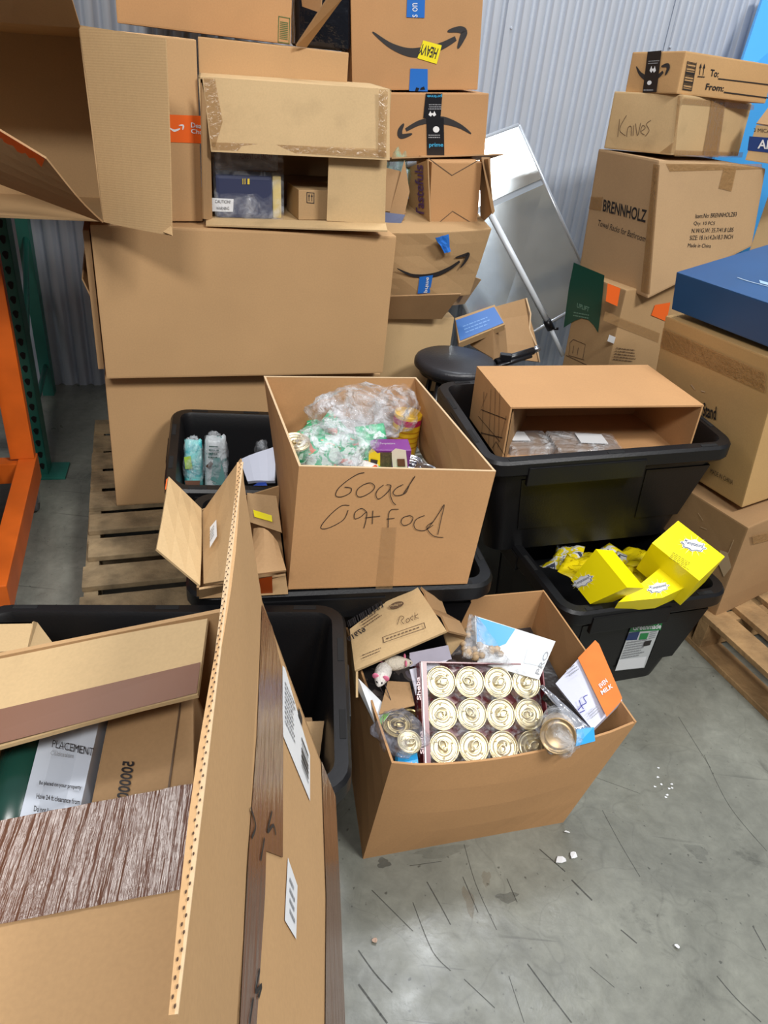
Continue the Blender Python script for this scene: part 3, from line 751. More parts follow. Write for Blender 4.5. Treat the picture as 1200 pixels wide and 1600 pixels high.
# box L : big open box at far left
L_ = frame(-1.433, 1.927, 1.085, 9.3, -2.9, -1.9); WL, DL, HL = .62, .45, .438
bL = thing('open_carton', 'big open carton lying on its side at upper left, flaps splayed', 'cardboard box', L_)
c = hexa(WL, DL, HL); bm = nb(); walls(bm, c, ['left', 'right', 'bottom', 'top', 'back'], .005, n=1); part('body', bm, KRAFT4, bL)
Li = mw(bL); h0 = Li @ Vector((WL, 0, 0)); h1 = Li @ Vector((WL, 0, HL))
bm = nb(); e0 = aty(270, 368, h0.y - .06); e1 = aty(260, 60, h1.y - .04)
panel(bm, [h0, e0, e1, h1], .005, n=8, warp=lambda s, u: .006 * math.sin(s * 3) * (1 - u) - .004 * math.sin(u * 3.1))
fl = part('flap', bm, KRAFTF, bL, 'large fluted flap folded out to the right', world=True)
bm = nb()   # bent corner lip
g0 = aty(256, 364, h0.y - .07); g1 = aty(270, 369, h0.y - .085); g2 = aty(268, 355, h0.y - .065)
panel(bm, [g0, g1, g2, lerp(g0, g2, .7)], .005); part('bent_corner', bm, KRAFTF, bL, world=True)
bm = nb(); b0 = Li @ Vector((.0, 0, 0))
P = [h0 + Vector((-.002, -.004, .002)), aty(72, 248, h0.y - .22), aty(-90, 150, h0.y - .30), aty(-120, 240, h0.y - .18)]
panel(bm, [P[0], P[1], P[2], P[3]], .005, n=6, warp=lambda s, u: .006 * math.sin(s * 4)); 
part('flap', bm, KRAFTD, bL, 'bottom flap sticking out towards the viewer', world=True)
f = pface(bL, P[0], P[1], P[3])
def torn(face, a, b, w, n, mat, seed=0, name='tape_strip'):
    rnd = random.Random(seed); top, bot = [], []
    for i in range(n + 1):
        x = lerp(a[0], b[0], i / n); y = lerp(a[1], b[1], i / n)
        top.append((x, y)); bot.append((x - w * .4 * rnd.uniform(.3, 1.2), y + w * rnd.uniform(.5, 1.1)))
    bm = nb()
    T = [bm.verts.new(face.hit(*p, off=.003)) for p in top]; B = [bm.verts.new(face.hit(*p, off=.003)) for p in bot]
    for i in range(n): bm.faces.new((T[i], T[i + 1], B[i + 1], B[i]))
    return part(name, bm, mat, face.root)
torn(f, (-20, 190), (70, 247), 12, 14, ORANGET, 3)
patch(f, [(20, 270), (28, 271), (48, 296), (38, 292)], WHITE, 'paper_label')
bm = nb(); tl = Li @ Vector((0, 0, HL)); 
panel(bm, [tl, h1, aty(96, -60, h1.y - .14), aty(-190, -120, tl.y - .14)], .005, n=4, warp=lambda s, u: .004 * math.sin(s * 9)); part('flap', bm, KRAFTD, bL, 'top flap raised upwards', world=True)  # flap drawn taller above the frame to shade the left wall

# =================================================================== ARROW-PRINT CARTONS (centre column)
def ac(name, label, p, mat=KRAFT2, D=.34, bev=.004, group='cartons in the centre column'):
    r = thing(name, label, 'cardboard box', frame(p[0], p[1], p[2], p[3], p[7], p[8]), group); closed_body(r, p[4], D, p[6], mat, bev); return r
p1 = (-.268, 2.945, 1.434, 12.0, .450, .4, .31, -.6, -5.1)
a1 = ac('cardboard_carton', 'top brown carton of the centre column with a yellow sticker on its curved arrow', p1)
f = side(a1, .45, .34, .31, 'front')
smile(f, [(582, 50), (610, 71), (640, 82), (668, 80), (692, 71), (712, 60)], .03, [(699, 49), (716, 46), (725, 50), (721, 62), (715, 76)])
patch(f, [(661, 63), (690, 71), (682, 100), (652, 91)], YELL, 'yellow_sticker', off=.003)
text(f, 'HEAVY', (685, 76), (658, 68), (680, 92), bold=True, off=.004)
patch(f, [(636, -5), (664, -5), (663, 28), (635, 27)], BLUET, 'blue_tape', off=.003)
text(f, 's on pr', (656, 27), (656, -12), (644, 27), mat=WHITE, off=.004)
patch(f, [(641, 107), (668, 108), (668, 143), (639, 142)], BLUET, 'blue_tape', off=.003)
shapes(f, [[(.1, .0), (.35, .0), (.45, .3), (.2, .4)], [(.5, .1), (.9, .15), (.8, .5), (.55, .35)]], (646, 142), (666, 142), (646, 128), BLACKT, off=.004, name='torn_print')
p2 = (-.138, 2.913, 1.236, 13.5, .376, .4, .202, -.6, -4.7)
a2 = ac('cardboard_carton', 'second carton of the centre column with black tape across an upturned arrow', p2)
f = side(a2, .376, .34, .202, 'front')
smile(f, [(736, 209), (720, 198), (700, 190), (680, 187), (655, 192), (634, 203)], .024, [(631, 193), (625, 204), (627, 213), (644, 209)], thick_at=.45)
patch(f, [(665, 146), (691, 146), (688, 184), (661, 184)], BLACKT, 'black_tape', off=.003)
patch(f, [(666, 184), (693, 184), (694, 244), (667, 244)], BLACKT, 'black_tape', off=.0035)
CY = plain('light_blue_print', (60, 160, 205), .4)
text(f, 'prime', (670, 231), (692, 231), (670, 223), CY, True, off=.005)
text(f, 'prime', (690, 147), (667, 147), (690, 153), CY, True, off=.005)
smile(f, [(671, 234), (681, 238), (690, 235)], .004, [(689, 233), (692, 233), (691, 237)], CY)
shapes(f, [[(.5 + .5 * math.cos(a), .5 + .5 * math.sin(a)) for a in np.linspace(0, 6.1, 14)]], (676, 207), (686, 207), (676, 197), WHITE, off=.005)
shapes(f, lines(2, 3), (669, 216), (692, 216), (669, 209), GREY, off=.005)
shapes(f, lines(3, 5), (689, 162), (666, 162), (689, 172), GREY, off=.005)
shapes(f, [[(0, .3), (.3, 0), (.5, .35), (.7, 0), (1, .3), (.75, 1), (.65, .6), (.35, .6), (.25, 1)]], (669, 182), (681, 182), (669, 173), WHITE, off=.005)
# its loose lid edge sticking out at the right
bm = nb(); panel(bm, [atn(600, 251, 2.85), atn(762, 248, 2.85), atn(787, 240, 2.72), atn(612, 246, 2.72)], .004); part('flap', bm, KRAFTD, a2, world=True)

p4 = (.048, 2.745, 1.052, 12.8, .177, .4, .205, -.8, -6.6)
a4 = ac('cardboard_carton', 'upright brown box with purple lettering on its side in the centre column', p4, D=.25)
a4.matrix_world = frame(p4[0], p4[1], p4[2], 12.8, -.8, -4)
f = side(a4, .177, .25, .205, 'front')
pen(f, [[(669, 247), (706, 274), (748, 250)], [(676, 356), (707, 330), (746, 354)]], .003, FADED, 'crease', smooth=False)
bm = nb(); sidep = [aty(672, 357, 2.74), aty(640, 345, 2.88), aty(637, 262, 2.88), aty(668, 250, 2.74)]
panel(bm, sidep, .004); part('side_panel', bm, KRAFT4, a4, world=True)
f = pface(a4, sidep[0], sidep[1], sidep[3])
text(f, 'Tastefuls', (664, 340), (662, 258), (651, 337), plain('purple_print', (88, 58, 112), .5), True, off=.003)
bm = nb(); panel(bm, [aty(752, 246, 2.76), aty(772, 330, 2.7), aty(769, 335, 2.7), aty(765, 246, 2.9)], .003)
panel(bm, [aty(750, 250, 2.83), aty(752, 350, 2.83), aty(772, 330, 2.74), aty(764, 248, 2.74)], .003); part('flap', bm, KRAFTD, a4, 'dark open flap at the right side', world=True)
# the open carton behind: side wall between
bag = thing('crumpled_bag', 'green plastic bag with a carton corner wedged beside the lettered box', 'bag', aty(618, 355, 2.78))
bm = nb(); bmesh.ops.create_icosphere(bm, subdivisions=4, radius=1)
ctr = aty(619, 285, 2.86)
for v in bm.verts:
    n_ = noise.noise(v.co * 2.2) * .25 + noise.noise(v.co * 6) * .14; v.co = v.co * (1 + n_); v.co = Vector((v.co.x * .045, v.co.y * .06, v.co.z * .10)) + ctr
part('green_film', bm, FILMG, bag, world=True, smooth=True)
bm = nb(); panel(bm, [aty(602, 357, 2.72), aty(626, 362, 2.72), aty(640, 300, 2.76), aty(632, 250, 2.80)], .004); panel(bm, [aty(600, 330, 2.74), aty(634, 334, 2.74), aty(626, 268, 2.8), aty(600, 262, 2.8)], .004)
part('carton_corner', bm, KRAFTD, bag, world=True)
bm = nb(); panel(bm, [aty(601, 352, 2.70), aty(620, 362, 2.70), aty(633, 336, 2.72), aty(601, 332, 2.72)], .003); part('blue_panel', bm, plain('dull_blue_print', (84, 92, 124), .5), bag, world=True)

p3 = (-.088, 2.66, .80, 18, .335, .4, .245, 10, -4.2)
a3 = ac('cardboard_carton', 'crushed leaning carton with a curved arrow, below the lettered box', p3, KRAFT4, D=.3)
# crush it: shear sideways and dent
for ch in a3.children:
    if ch.name.startswith('body'):
        bmx = bmesh.new(); bmx.from_mesh(ch.data); bmesh.ops.subdivide_edges(bmx, edges=[e for e in bmx.edges if e.calc_length() > .05], cuts=5, use_grid_fill=True)
        for v in bmx.verts:
            v.co.x += (v.co.z / .245) * .045 * (v.co.x / .335); v.co.y += .012 * noise.noise(v.co * 8)
            if v.co.y < .02: v.co.y -= .015 * math.sin(math.pi * min(1, max(0, v.co.x / .335)))
        bmx.to_mesh(ch.data); bmx.free()
f = Face(a3, (0, -.018, 0), (0, -1, 0), .002)
smile(f, [(620, 419), (645, 430), (675, 430), (700, 420), (718, 408)], .018, [(711, 402), (726, 398), (731, 397), (727, 407), (719, 418)])
patch(f, [(655, 432), (676, 429), (671, 457), (652, 458)], BLUET, 'blue_tape', off=.004)
text(f, 'prime', (661, 456), (664, 432), (668, 456), WHITE, True, off=.006)
bm = nb(); panel(bm, [f.hit(676, 366, .03), f.hit(690, 390, .03), f.hit(701, 389, .02), f.hit(699, 364, .01)], .002, n=4, warp=lambda s, u: .008 * noise.noise(Vector((s * 7, u * 7, 0)))); part('peeling_tape', bm, BLUET, a3, 'loose crumpled blue tape end')
bm = nb(); panel(bm, [aty(600, 497, 2.68), aty(690, 497, 2.72), aty(720, 458, 2.66), aty(602, 462, 2.62)], .005); part('flap', bm, KRAFTD, a3, 'bottom flap folded in', world=True)
bm = nb(); panel(bm, [aty(726, 475, 2.85), aty(701, 478, 2.75), aty(733, 430, 2.75), aty(752, 437, 2.85)], .005); part('flap', bm, KRAFT4, a3, world=True)
# plain carton under the crushed one, standing on a stool
a5 = ac('cardboard_carton', 'plain square carton under the crushed one, right behind the black stool', (-.078, 2.70, .43, 16, .275, .3, .30, 0, 0), KRAFT3, D=.28)

# folded carton pieces and the blue book-like box behind the stool
q1 = thing('open_carton', 'torn brown carton opened up behind the black stool', 'cardboard box', atn(800, 560, 2.9))
bm = nb()
panel(bm, [atn(790, 560, 2.75), atn(842, 566, 2.8), atn(822, 466, 2.95), atn(772, 480, 2.9)], .005, n=4, warp=lambda s, u: .006 * math.sin(u * 6))
part('wall_panel', bm, KRAFTD, q1, world=True)
bm = nb(); panel(bm, [atn(770, 562, 2.6), atn(792, 562, 2.75), atn(788, 512, 2.8), atn(768, 515, 2.65)], .005); part('wall_panel', bm, KRAFTD, q1, world=True)
bm = nb(); torn_pts = []
panel(bm, [atn(735, 540, 2.7), atn(772, 562, 2.6), atn(770, 515, 2.65), atn(738, 520, 2.75)], .005); part('flap', bm, KRAFTD, q1, world=True)
bm = nb(); tube(bm, [atn(822, 466, 2.94), atn(829, 490, 2.9), atn(827, 515, 2.87), atn(838, 540, 2.82), atn(843, 566, 2.79)], .004, 6); part('torn_edge', bm, EDGE, q1, world=True)
bb = [atn(717, 536, 2.62), atn(789, 507, 2.66), atn(773, 476, 2.78), atn(711, 497, 2.74)]
b6 = thing('flat_box', 'flat blue-topped box lying open on the torn carton behind the stool', 'cardboard box', (bb[0] + bb[1]) / 2)
bm = nb(); panel(bm, bb, .03, n=1, inward=(0, 0, -1)); part('body', bm, KRAFT4, b6, world=True)
f = pface(b6, bb[0], bb[1], bb[3])
patch(f, [(719, 533), (787, 505), (772, 480), (712, 501)], plain('mid_blue_print', (62, 110, 178), .45), 'blue_panel', off=.002)
shapes(f, lines(3, 9, .3), (728, 522), (775, 504), (722, 508), plain('light_blue_lines', (120, 160, 210), .5), off=.003)

# =================================================================== STOOLS
def stool(c, r, H, label):
    st = thing('stool', label, 'stool', Vector((c[0], c[1], c[2])), 'black round stools')
    bm = nb(); lathe(bm, [(0, H), (r * .9, H), (r * .97, H - .006), (r, H - .016), (r, H - .03), (r * .95, H - .036), (0, H - .036)], 40); part('seat', bm, plain('black_vinyl', (40, 40, 44), .38, bump=.1, bscale=120), st)
    bm = nb(); lathe(bm, [(r * .8, H - .036), (r * .86, H - .04), (r * .86, H - .055), (r * .8, H - .055)], 32); part('seat_ring', bm, BLKM, st)
    for k in range(4):
        a = math.radians(45 + 90 * k + 10); bm = nb(); tube(bm, [(r * .62 * math.cos(a), r * .62 * math.sin(a), H - .05), (r * 1.1 * math.cos(a), r * 1.1 * math.sin(a), .0)], .011, 10); part('leg', bm, BLKM, st)
    rr = r * .95; bm = nb(); tube(bm, [(rr * math.cos(t), rr * math.sin(t), .22) for t in np.linspace(0, 2 * math.pi, 33)], .007, 8, caps=False); part('foot_ring', bm, BLKM, st)
    return st
sc = atz(713, 560, .66); stool((sc.x, sc.y, 0), .148, .66, 'black round stool beside the carton lying on its side')
stool((.03, 2.86, 0), .15, .43, 'black stool under the plain square carton, only its rim showing')
# black folded stand lying behind the side-lying carton
bm = nb(); tube(bm, [aty(775, 566, 2.55), aty(833, 548, 2.62)], .014, 8); tube(bm, [aty(770, 575, 2.52), aty(830, 556, 2.6)], .008, 8); box(bm, -.02, .02, -.015, .015, -.012, .012, .003, M=Matrix.Translation(aty(790, 558, 2.56)))
tr = thing('folded_stand', 'black folded metal stand with a silver foot behind the side-lying carton', 'stand', aty(775, 566, 2.55))
part('bars', bm, BLKM, tr, world=True)
bm = nb(); t = aty(833, 548, 2.62); tube(bm, [t, t + Vector((.02, .01, .01))], .012, 10); part('foot', bm, SILV, tr, world=True)

# =================================================================== SILVER FOLDING BOARD
TR, BR, BL, TL = atn(810, 196, 3.56), atn(930, 462, 3.26), atn(762, 560, 3.20), atn(632, 262, 3.5)
bd = thing('folding_table', 'silver folding table top leaning against the corrugated wall', 'folding table', (BL + BR) / 2)
bdM = plain('scuffed_silver_sheet', (206, 218, 226), .17, metal=.75, var=.10, vscale=5, bump=.08, bscale=7)
fdl, fdr = lerp(TL, BL, .30), lerp(TR, BR, .30)
bm = nb(); panel(bm, [fdl, fdr, TR, TL], .008, n=1); part('top_half', bm, bdM, bd, world=True)
bm = nb(); panel(bm, [BL, BR, lerp(TR, BR, .33), lerp(TL, BL, .33)], .008, n=1); part('bottom_half', bm, bdM, bd, world=True)
nn = (BR - BL).cross(TL - BL).normalized(); nn = nn if nn.y < 0 else -nn
for a, b in ((TL, TR), (TR, BR), (BR, BL), (BL, TL)):
    bm = nb(); tube(bm, [a, b], .011, 8); part('frame_tube', bm, STEEL, bd, world=True)
bm = nb(); panel(bm, [fdl + nn * .004, fdr + nn * .004, lerp(TR, BR, .33) + nn * .004, lerp(TL, BL, .33) + nn * .004], .004); part('fold_strip', bm, plain('grey_strip', (168, 176, 184), .5), bd, world=True)
for k in (.22, .36):
    bm = nb(); a, b = lerp(TR, BR, k - .03), lerp(TR, BR, k + .03); iv = (TL - TR).normalized() * .022
    panel(bm, [a + nn * .006, b + nn * .006, b + iv + nn * .006, a + iv + nn * .006], .003); part('hinge_plate', bm, STEEL, bd, world=True)
bm = nb(); tube(bm, [atn(760, 322, 3.08), atn(857, 506, 2.98)], .0135, 12); tube(bm, [atn(857, 506, 2.98), atn(880, 556, 2.92)], .0095, 12)
pl = thing('pole', 'white telescopic pole standing in front of the silver folding table', 'pole', atn(880, 556, 2.92))
part('tube', bm, plain('white_enamel', (214, 220, 226), .25), pl, world=True)
bm = nb(); a = atn(854, 500, 2.98); b = atn(861, 514, 2.975); tube(bm, [a, b], .018, 12); tube(bm, [b, b + Vector((.03, -.01, .008))], .006, 8); part('clamp', bm, BLKM, pl, world=True)

# =================================================================== RIGHT STACK
def rc(label, p, mat, D=None, bulge=.004, name='cardboard_carton'):
    r = thing(name, label, 'cardboard box', frame(p[0], p[1], p[2], p[3], p[7], p[8])); closed_body(r, p[4], D or p[5], p[6], mat, .005, bulge); return r
pS0 = (.817, 2.305, .130, -56.8, .498, .399, .36, 5.9, 1.1)
s0 = rc('battered bottom carton of the right stack standing on the light pallet', pS0, KRAFTD, bulge=.006)
f = side(s0, .498, .399, .36, 'right', .008); patch(f, [(1172, 835), (1200, 829), (1200, 842), (1174, 848)], TAPEB, 'tape_strip')
f = side(s0, .498, .399, .36, 'front', .009); patch(f, [(1128, 858), (1140, 862), (1146, 885), (1134, 900), (1126, 880)], EDGE, 'torn_patch')
pen(f, [[(1094, 800), (1102, 812)], [(1098, 822), (1108, 826)], [(1150, 842), (1140, 866)]], .002, EDGE, 'scuff_mark', off=.0095)
pS1 = (.852, 2.303, .500, -62.3, .431, .399, .455, 7.5, -1.4)
s1 = rc('large tan carton printed Stand under the navy blue box', pS1, card('tan_carton', (186, 150, 100), dirt=.03), bulge=.003)
f = side(s1, .431, .399, .468, 'front', .005)
patch(f, [(1038, 512), (1198, 582), (1198, 613), (1033, 541)], TAPEB, 'tape_strip')
text(f, 'Stand', (1100, 649), (1121, 656), (1101, 628), bold=True, off=.006)
text(f, 'MADE IN CHINA', (1112, 738), (1147, 757), (1113, 731), off=.006)
pen(f, [[(1082, 600), (1088, 608)], [(1098, 610), (1104, 612)]], .003, EDGE, 'scuff_mark', off=.006)
pB = (.802, 2.274, .975, -60.6, .450, .400, .114, 11.6, -1.0)
s2 = thing('navy_box', 'navy blue flat box on top of the tan carton printed Stand', 'box', frame(pB[0], pB[1], pB[2], pB[3], pB[7], pB[8])); closed_body(s2, .45, .4, .114, NAVY, .004)
f = side(s2, .45, .4, .114, 'top'); 
pen(f, [[(1152, 434), (1170, 440), (1200, 448)]], .004, plain('pale_scuff', (150, 170, 190), .5), 'scuff_mark')
patch(f, [(1186, 438), (1200, 442), (1200, 446), (1188, 443)], plain('pale_blue_print', (150, 180, 205), .5), 'printed_mark')

# UPLIFT box below BRENNHOLZ, built from its visible corner
u_c = atz(925, 560, .33); 
pU = frame(.706, 3.10, .33, -56.6, 2, 0)
s3 = thing('cardboard_carton', 'carton with a dark green printed corner under the towel rack carton', 'cardboard box', pU)
closed_body(s3, .25, .62, .545, KRAFT4, .005, .003)
f = side(s3, .25, .62, .57, 'front', .005)
f2 = side(s3, .25, .62, .57, 'right', .005)
GR2 = plain('dark_green_print', (14, 74, 58), .4)
patch(f, [(898, 410), (946, 430), (942, 470), (936, 520), (929, 508), (921, 500), (910, 497), (899, 501), (888, 508), (882, 512), (890, 450)], GR2, 'green_print')
GP = plain('pale_green_print', (110, 150, 130), .5)
text(f, 'UPLIFT', (903, 480), (922, 487), (904, 473), GP, True, off=.007); shapes(f, lines(2, 3, .35), (897, 494), (928, 500), (899, 485), GP, off=.007)
pen(f, [[(892, 535), (897, 530), (916, 538), (912, 560)], [(892, 535), (890, 555), (914, 562)], [(886, 555), (918, 570)], [(898, 540), (896, 552)], [(905, 543), (903, 555)]], .003, FADED, 'armchair_print', smooth=False)
patch(f2, [(948, 442), (968, 450), (963, 478), (945, 470)], ORANGET, 'orange_sticker'); patch(f2, [(1022, 476), (1046, 472), (1040, 502), (1016, 492)], ORANGET, 'orange_sticker')
patch(f2, [(944, 486), (1030, 520), (1027, 535), (941, 500)], TAPE, 'tape_strip')
shapes(f2, lines(5, 7, .3), (956, 562), (992, 566), (962, 540), FADED, off=.006)
patch(f2, [(950, 522), (960, 526), (957, 536), (947, 532)], plain('white_scuff', (200, 200, 200), .5), 'sticker_remnant', off=.007)

pBr = (.706, 3.153, .879, -56.6, .344, .42, .465, 12.8, 1.2)
FBc = frame(*pBr[:4], pBr[7], pBr[8]) @ Vector((.344, 0, 0)); LBc = Vector(pBr[:3])
bx = {(1, 0, 0): aty(1012, 467, FBc.y), (0, 0, 0): aty(905, 418, LBc.y), (1, 1, 0): aty(1175, 385, FBc.y + .26), (1, 0, 1): aty(1030, 250, FBc.y + .03), (0, 0, 1): aty(935, 232, LBc.y + .02), (1, 1, 1): aty(1197, 263, FBc.y + .27)}
def onplane(a, b, c, px, py):
    n = (b - a).cross(c - a); r = ray(px, py); return CAM + r * ((a - CAM).dot(n) / r.dot(n))
bx[(0, 0, 1)] = onplane(bx[(1, 0, 0)], bx[(1, 0, 1)], bx[(0, 0, 0)], 935, 232); bx[(1, 1, 1)] = onplane(bx[(1, 0, 0)], bx[(1, 0, 1)], bx[(1, 1, 0)], 1197, 263)
bx[(0, 1, 0)] = bx[(1, 1, 0)] + bx[(0, 0, 0)] - bx[(1, 0, 0)]; bx[(0, 1, 1)] = bx[(1, 1, 1)] + bx[(0, 0, 1)] - bx[(1, 0, 1)]
s4 = thing('cardboard_carton', 'tan carton for bathroom towel racks, leaning in the right stack', 'cardboard box', LBc)
def hexbody(root, c, mat, bev=.005):
    bm = nb(); V = {k: bm.verts.new(v) for k, v in c.items()}
    for q in (((0,0,0),(1,0,0),(1,0,1),(0,0,1)), ((0,1,0),(1,1,0),(1,1,1),(0,1,1)), ((0,0,0),(0,1,0),(0,1,1),(0,0,1)), ((1,0,0),(1,1,0),(1,1,1),(1,0,1)), ((0,0,0),(1,0,0),(1,1,0),(0,1,0)), ((0,0,1),(1,0,1),(1,1,1),(0,1,1))): bm.faces.new([V[k] for k in q])
    bmesh.ops.recalc_face_normals(bm, faces=bm.faces)
    bmesh.ops.bevel(bm, geom=bm.edges[:], offset=bev, segments=2, affect='EDGES', profile=.7)
    return part('body', bm, mat, root, world=True)
hexbody(s4, bx, card('tan_carton_two', (182, 150, 112), dirt=.03), .008)
f = pface(s4, bx[(0, 0, 0)], bx[(1, 0, 0)], bx[(1, 0, 1)], .002); g = pface(s4, bx[(1, 0, 0)], bx[(1, 1, 0)], bx[(1, 0, 1)], .002)
print('BREN', {k: tuple(round(q, 2) for q in v) for k, v in bx.items()})
text(f, 'BRENNHOLZ', (942, 330), (1009, 348), (944, 311), bold=True)
text(f, 'Towel Racks for Bathroom', (934, 352), (1008, 378), (936, 343))
patch(f, [(924, 307), (943, 308), (940, 329), (921, 326)], TAPEB, 'tape_strip', off=.0035)
patch(f, [(1022, 256), (1032, 258), (1016, 460), (1002, 455)], TAPEB, 'tape_strip', off=.0035)
patch(g, [(1130, 262), (1150, 262), (1142, 299), (1122, 294)], TAPEB, 'tape_strip', off=.0035)
patch(g, [(1040, 256), (1190, 256), (1190, 264), (1046, 268)], TAPEB, 'tape_strip')
for s_, a, b, c_ in (('Item.No: BRENNHOLZ83', (1086, 341), (1150, 338), (1087, 334)), ('Qty: 10 PCS', (1083, 353), (1116, 353), (1084, 346)), ('N.W/G.W: 35.7/41.8 LBS', (1080, 364), (1145, 362), (1081, 357)), ('SIZE: 18.1x14.2x18.3 INCH', (1077, 375), (1144, 373), (1078, 368)), ('Made in China', (1074, 386), (1110, 387), (1075, 380))):
    text(g, s_, a, b, c_)

pKn = (.671, 3.10, 1.328, -42.7, .268, .58, .186, -.8, -3.1)
s5 = rc('taped carton with Knives handwritten on it', pKn, KRAFT3, bulge=.003)
f = side(s5, .268, .58, .186, 'front', .004); g = side(s5, .268, .58, .186, 'right', .004)
pen(f, [[(969, 186), (966, 214)], [(980, 180), (969, 202), (978, 212)], [(980, 214), (982, 200), (987, 198), (987, 212)], [(991, 196), (990, 212)], [(994, 193), (997, 212), (1002, 192)], [(1003, 205), (1009, 200), (1005, 196), (1002, 206), (1008, 211)], [(1018, 188), (1011, 194), (1015, 204), (1009, 213)]], .0022, FADED)
patch(g, [(1066, 152), (1177, 164), (1176, 172), (1064, 162)], TAPE, 'tape_strip'); patch(g, [(1110, 156), (1132, 158), (1120, 246), (1096, 243)], TAPEB, 'tape_strip', off=.0055)
patch(g, [(1054, 234), (1160, 238), (1158, 246), (1052, 244)], TAPE, 'tape_strip'); patch(f, [(1053, 222), (1060, 150), (1064, 150), (1056, 240), (1032, 238)], TAPE, 'tape_strip')

pT = (.702, 3.1, 1.513, -52.1, .220, .5, .125, -.3, -3.8)
s6 = rc('slim carton printed To and From on top of the right stack', pT, card('bright_kraft', (196, 155, 106)), D=.55, bulge=.0015)
f = side(s6, .22, .55, .125, 'front', .003); g = side(s6, .22, .55, .125, 'right', .003)
patch(f, [(1013, 81), (1035, 79), (1027, 144), (1005, 145)], BLACKT, 'black_tape', off=.004)
smile(f, [(995, 104), (1002, 116), (1014, 123), (1028, 120), (1037, 112)], .018, [(1034, 104), (1043, 102), (1045, 107), (1040, 118)])
shapes(f, [[(0, .3), (.3, 0), (.5, .35), (.7, 0), (1, .3), (.75, 1), (.65, .6), (.35, .6), (.25, 1)]], (1016, 114), (1026, 114), (1017, 103), WHITE, off=.005)
shapes(f, [[(.5 + .5 * math.cos(a), .5 + .5 * math.sin(a)) for a in np.linspace(0, 6, 12)]], (1012, 133), (1019, 133), (1013, 126), WHITE, off=.005)
shapes(f, lines(2, 2), (1014, 101), (1031, 100), (1015, 94), GREY, off=.005); shapes(f, lines(1, 2), (1007, 143), (1022, 143), (1007, 138), GREY, off=.005)
shapes(g, bars(14, 5, vertical=False) + [[(-.06, 0), (0, 0), (0, 1), (-.06, 1)], [(1, 0), (1.06, 0), (1.06, 1), (1, 1)]], (1066, 140), (1079, 142), (1074, 95))
shapes(g, [[(0, 0), (1, 0), (1, .06), (0, .06)], [(.18, .15), (.26, .15), (.26, .75), (.18, .75)], [(.06, .65), (.38, .65), (.22, 1)], [(.68, .15), (.76, .15), (.76, .75), (.68, .75)], [(.56, .65), (.88, .65), (.72, 1)]], (1089, 120), (1100, 121), (1092, 98))
text(g, 'To:', (1108, 119), (1121, 121), (1110, 108), bold=True); text(g, 'From:', (1101, 140), (1129, 143), (1103, 130), bold=True)
shapes(g, [[(0, 0), (1, 0), (1, 1), (0, 1)]], (1121, 124), (1215, 135), (1121, 122)); shapes(g, [[(0, 0), (1, 0), (1, 1), (0, 1)]], (1130, 145), (1215, 156), (1130, 143))

# extra pieces at the right frame edge
x0 = atn(1164, 250, 2.75); e1 = thing('cardboard_carton', 'carton with a navy label at the right edge beside the knives carton', 'cardboard box', frame(x0.x, x0.y, x0.z, -42, 0, 0))
closed_body(e1, .3, .3, .12, KRAFT3, .003)
bm = nb(); panel(bm, [(0, .0, .122), (.3, .0, .122), (.3, .07, .180), (0, .07, .180)], .004); part('flap', bm, KRAFTD, e1, 'dark raised top flap')
bm = nb(); panel(bm, [(.30, .08, .122), (.30, .30, .122), (.30, .30, .19), (.30, .08, .185)], .004); part('flap', bm, KRAFTD, e1)
f = side(e1, .3, .3, .12, 'front'); patch(f, [(1171, 213), (1215, 216), (1213, 240), (1168, 235)], plain('navy_print', (26, 58, 120), .5), 'navy_label')
text(f, '3 MICA', (1178, 206), (1204, 208), (1178, 200))
text(f, 'Al', (1184, 232), (1200, 233), (1186, 218), WHITE, True, off=.003)
ze1 = x0.z; x0 = atn(1180, 383, 2.72); e2 = thing('cardboard_carton', 'tall plain carton at the right edge behind the towel rack carton', 'cardboard box', frame(x0.x + .01, x0.y + .06, 0, -30, 0, 0)); closed_body(e2, .34, .34, ze1 - .004, KRAFT3, .003)
x0 = atn(1156, 96, 3.3); bm = nb(); A_ = [atn(1145, 130, 3.42), atn(1330, 160, 3.42), atn(1360, -60, 3.62), atn(1191, -10, 3.62)]
dn_ = lambda p: Vector((p.x, p.y - .10, .01)); panel(bm, A_, .02); panel(bm, [dn_(A_[0]), dn_(A_[1]), A_[1], A_[0]], .02)
single('blue_board', bm, plain('sky_blue_plastic', (70, 160, 228), .4), 'bright blue board leaning at the top right corner', 'board')

# =================================================================== GOOD CAT FOOD CARTON
def pxhex(low, high, zb, zt):
    """corner pixels (front left, front right, back right, back left) at bottom and top heights"""
    k = [(0, 0), (1, 0), (1, 1), (0, 1)]; c = {}
    for i, (u, v) in enumerate(k):
        z = zb[i] if isinstance(zb, (list, tuple)) else zb; c[(u, v, 0)] = atz(*low[i], z) if len(low[i]) == 2 else Vector(low[i])
        z = zt[i] if isinstance(zt, (list, tuple)) else zt; c[(u, v, 1)] = atz(*high[i], z)
    return c
bl, br = atz(450, 921, .513), atz(730, 912, .513); ex = (br - bl); ey = Vector((-ex.y, ex.x, 0)).normalized() * .50
zt = [.815, .80, .825, .835]
cc = pxhex([(450, 921), (730, 912), tuple(br + ey), tuple(bl + ey)], [(467, 729), (775, 737), (650, 590), (412, 588)], .513, zt)
cf = thing('open_carton', 'open brown carton marked Good Cat Food in pen, full of cans', 'cardboard box', frame(bl.x, bl.y, .513, math.degrees(math.atan2(ex.y, ex.x))))
Mi = mw(cf).inverted(); cl = {k: Mi @ v for k, v in cc.items()}
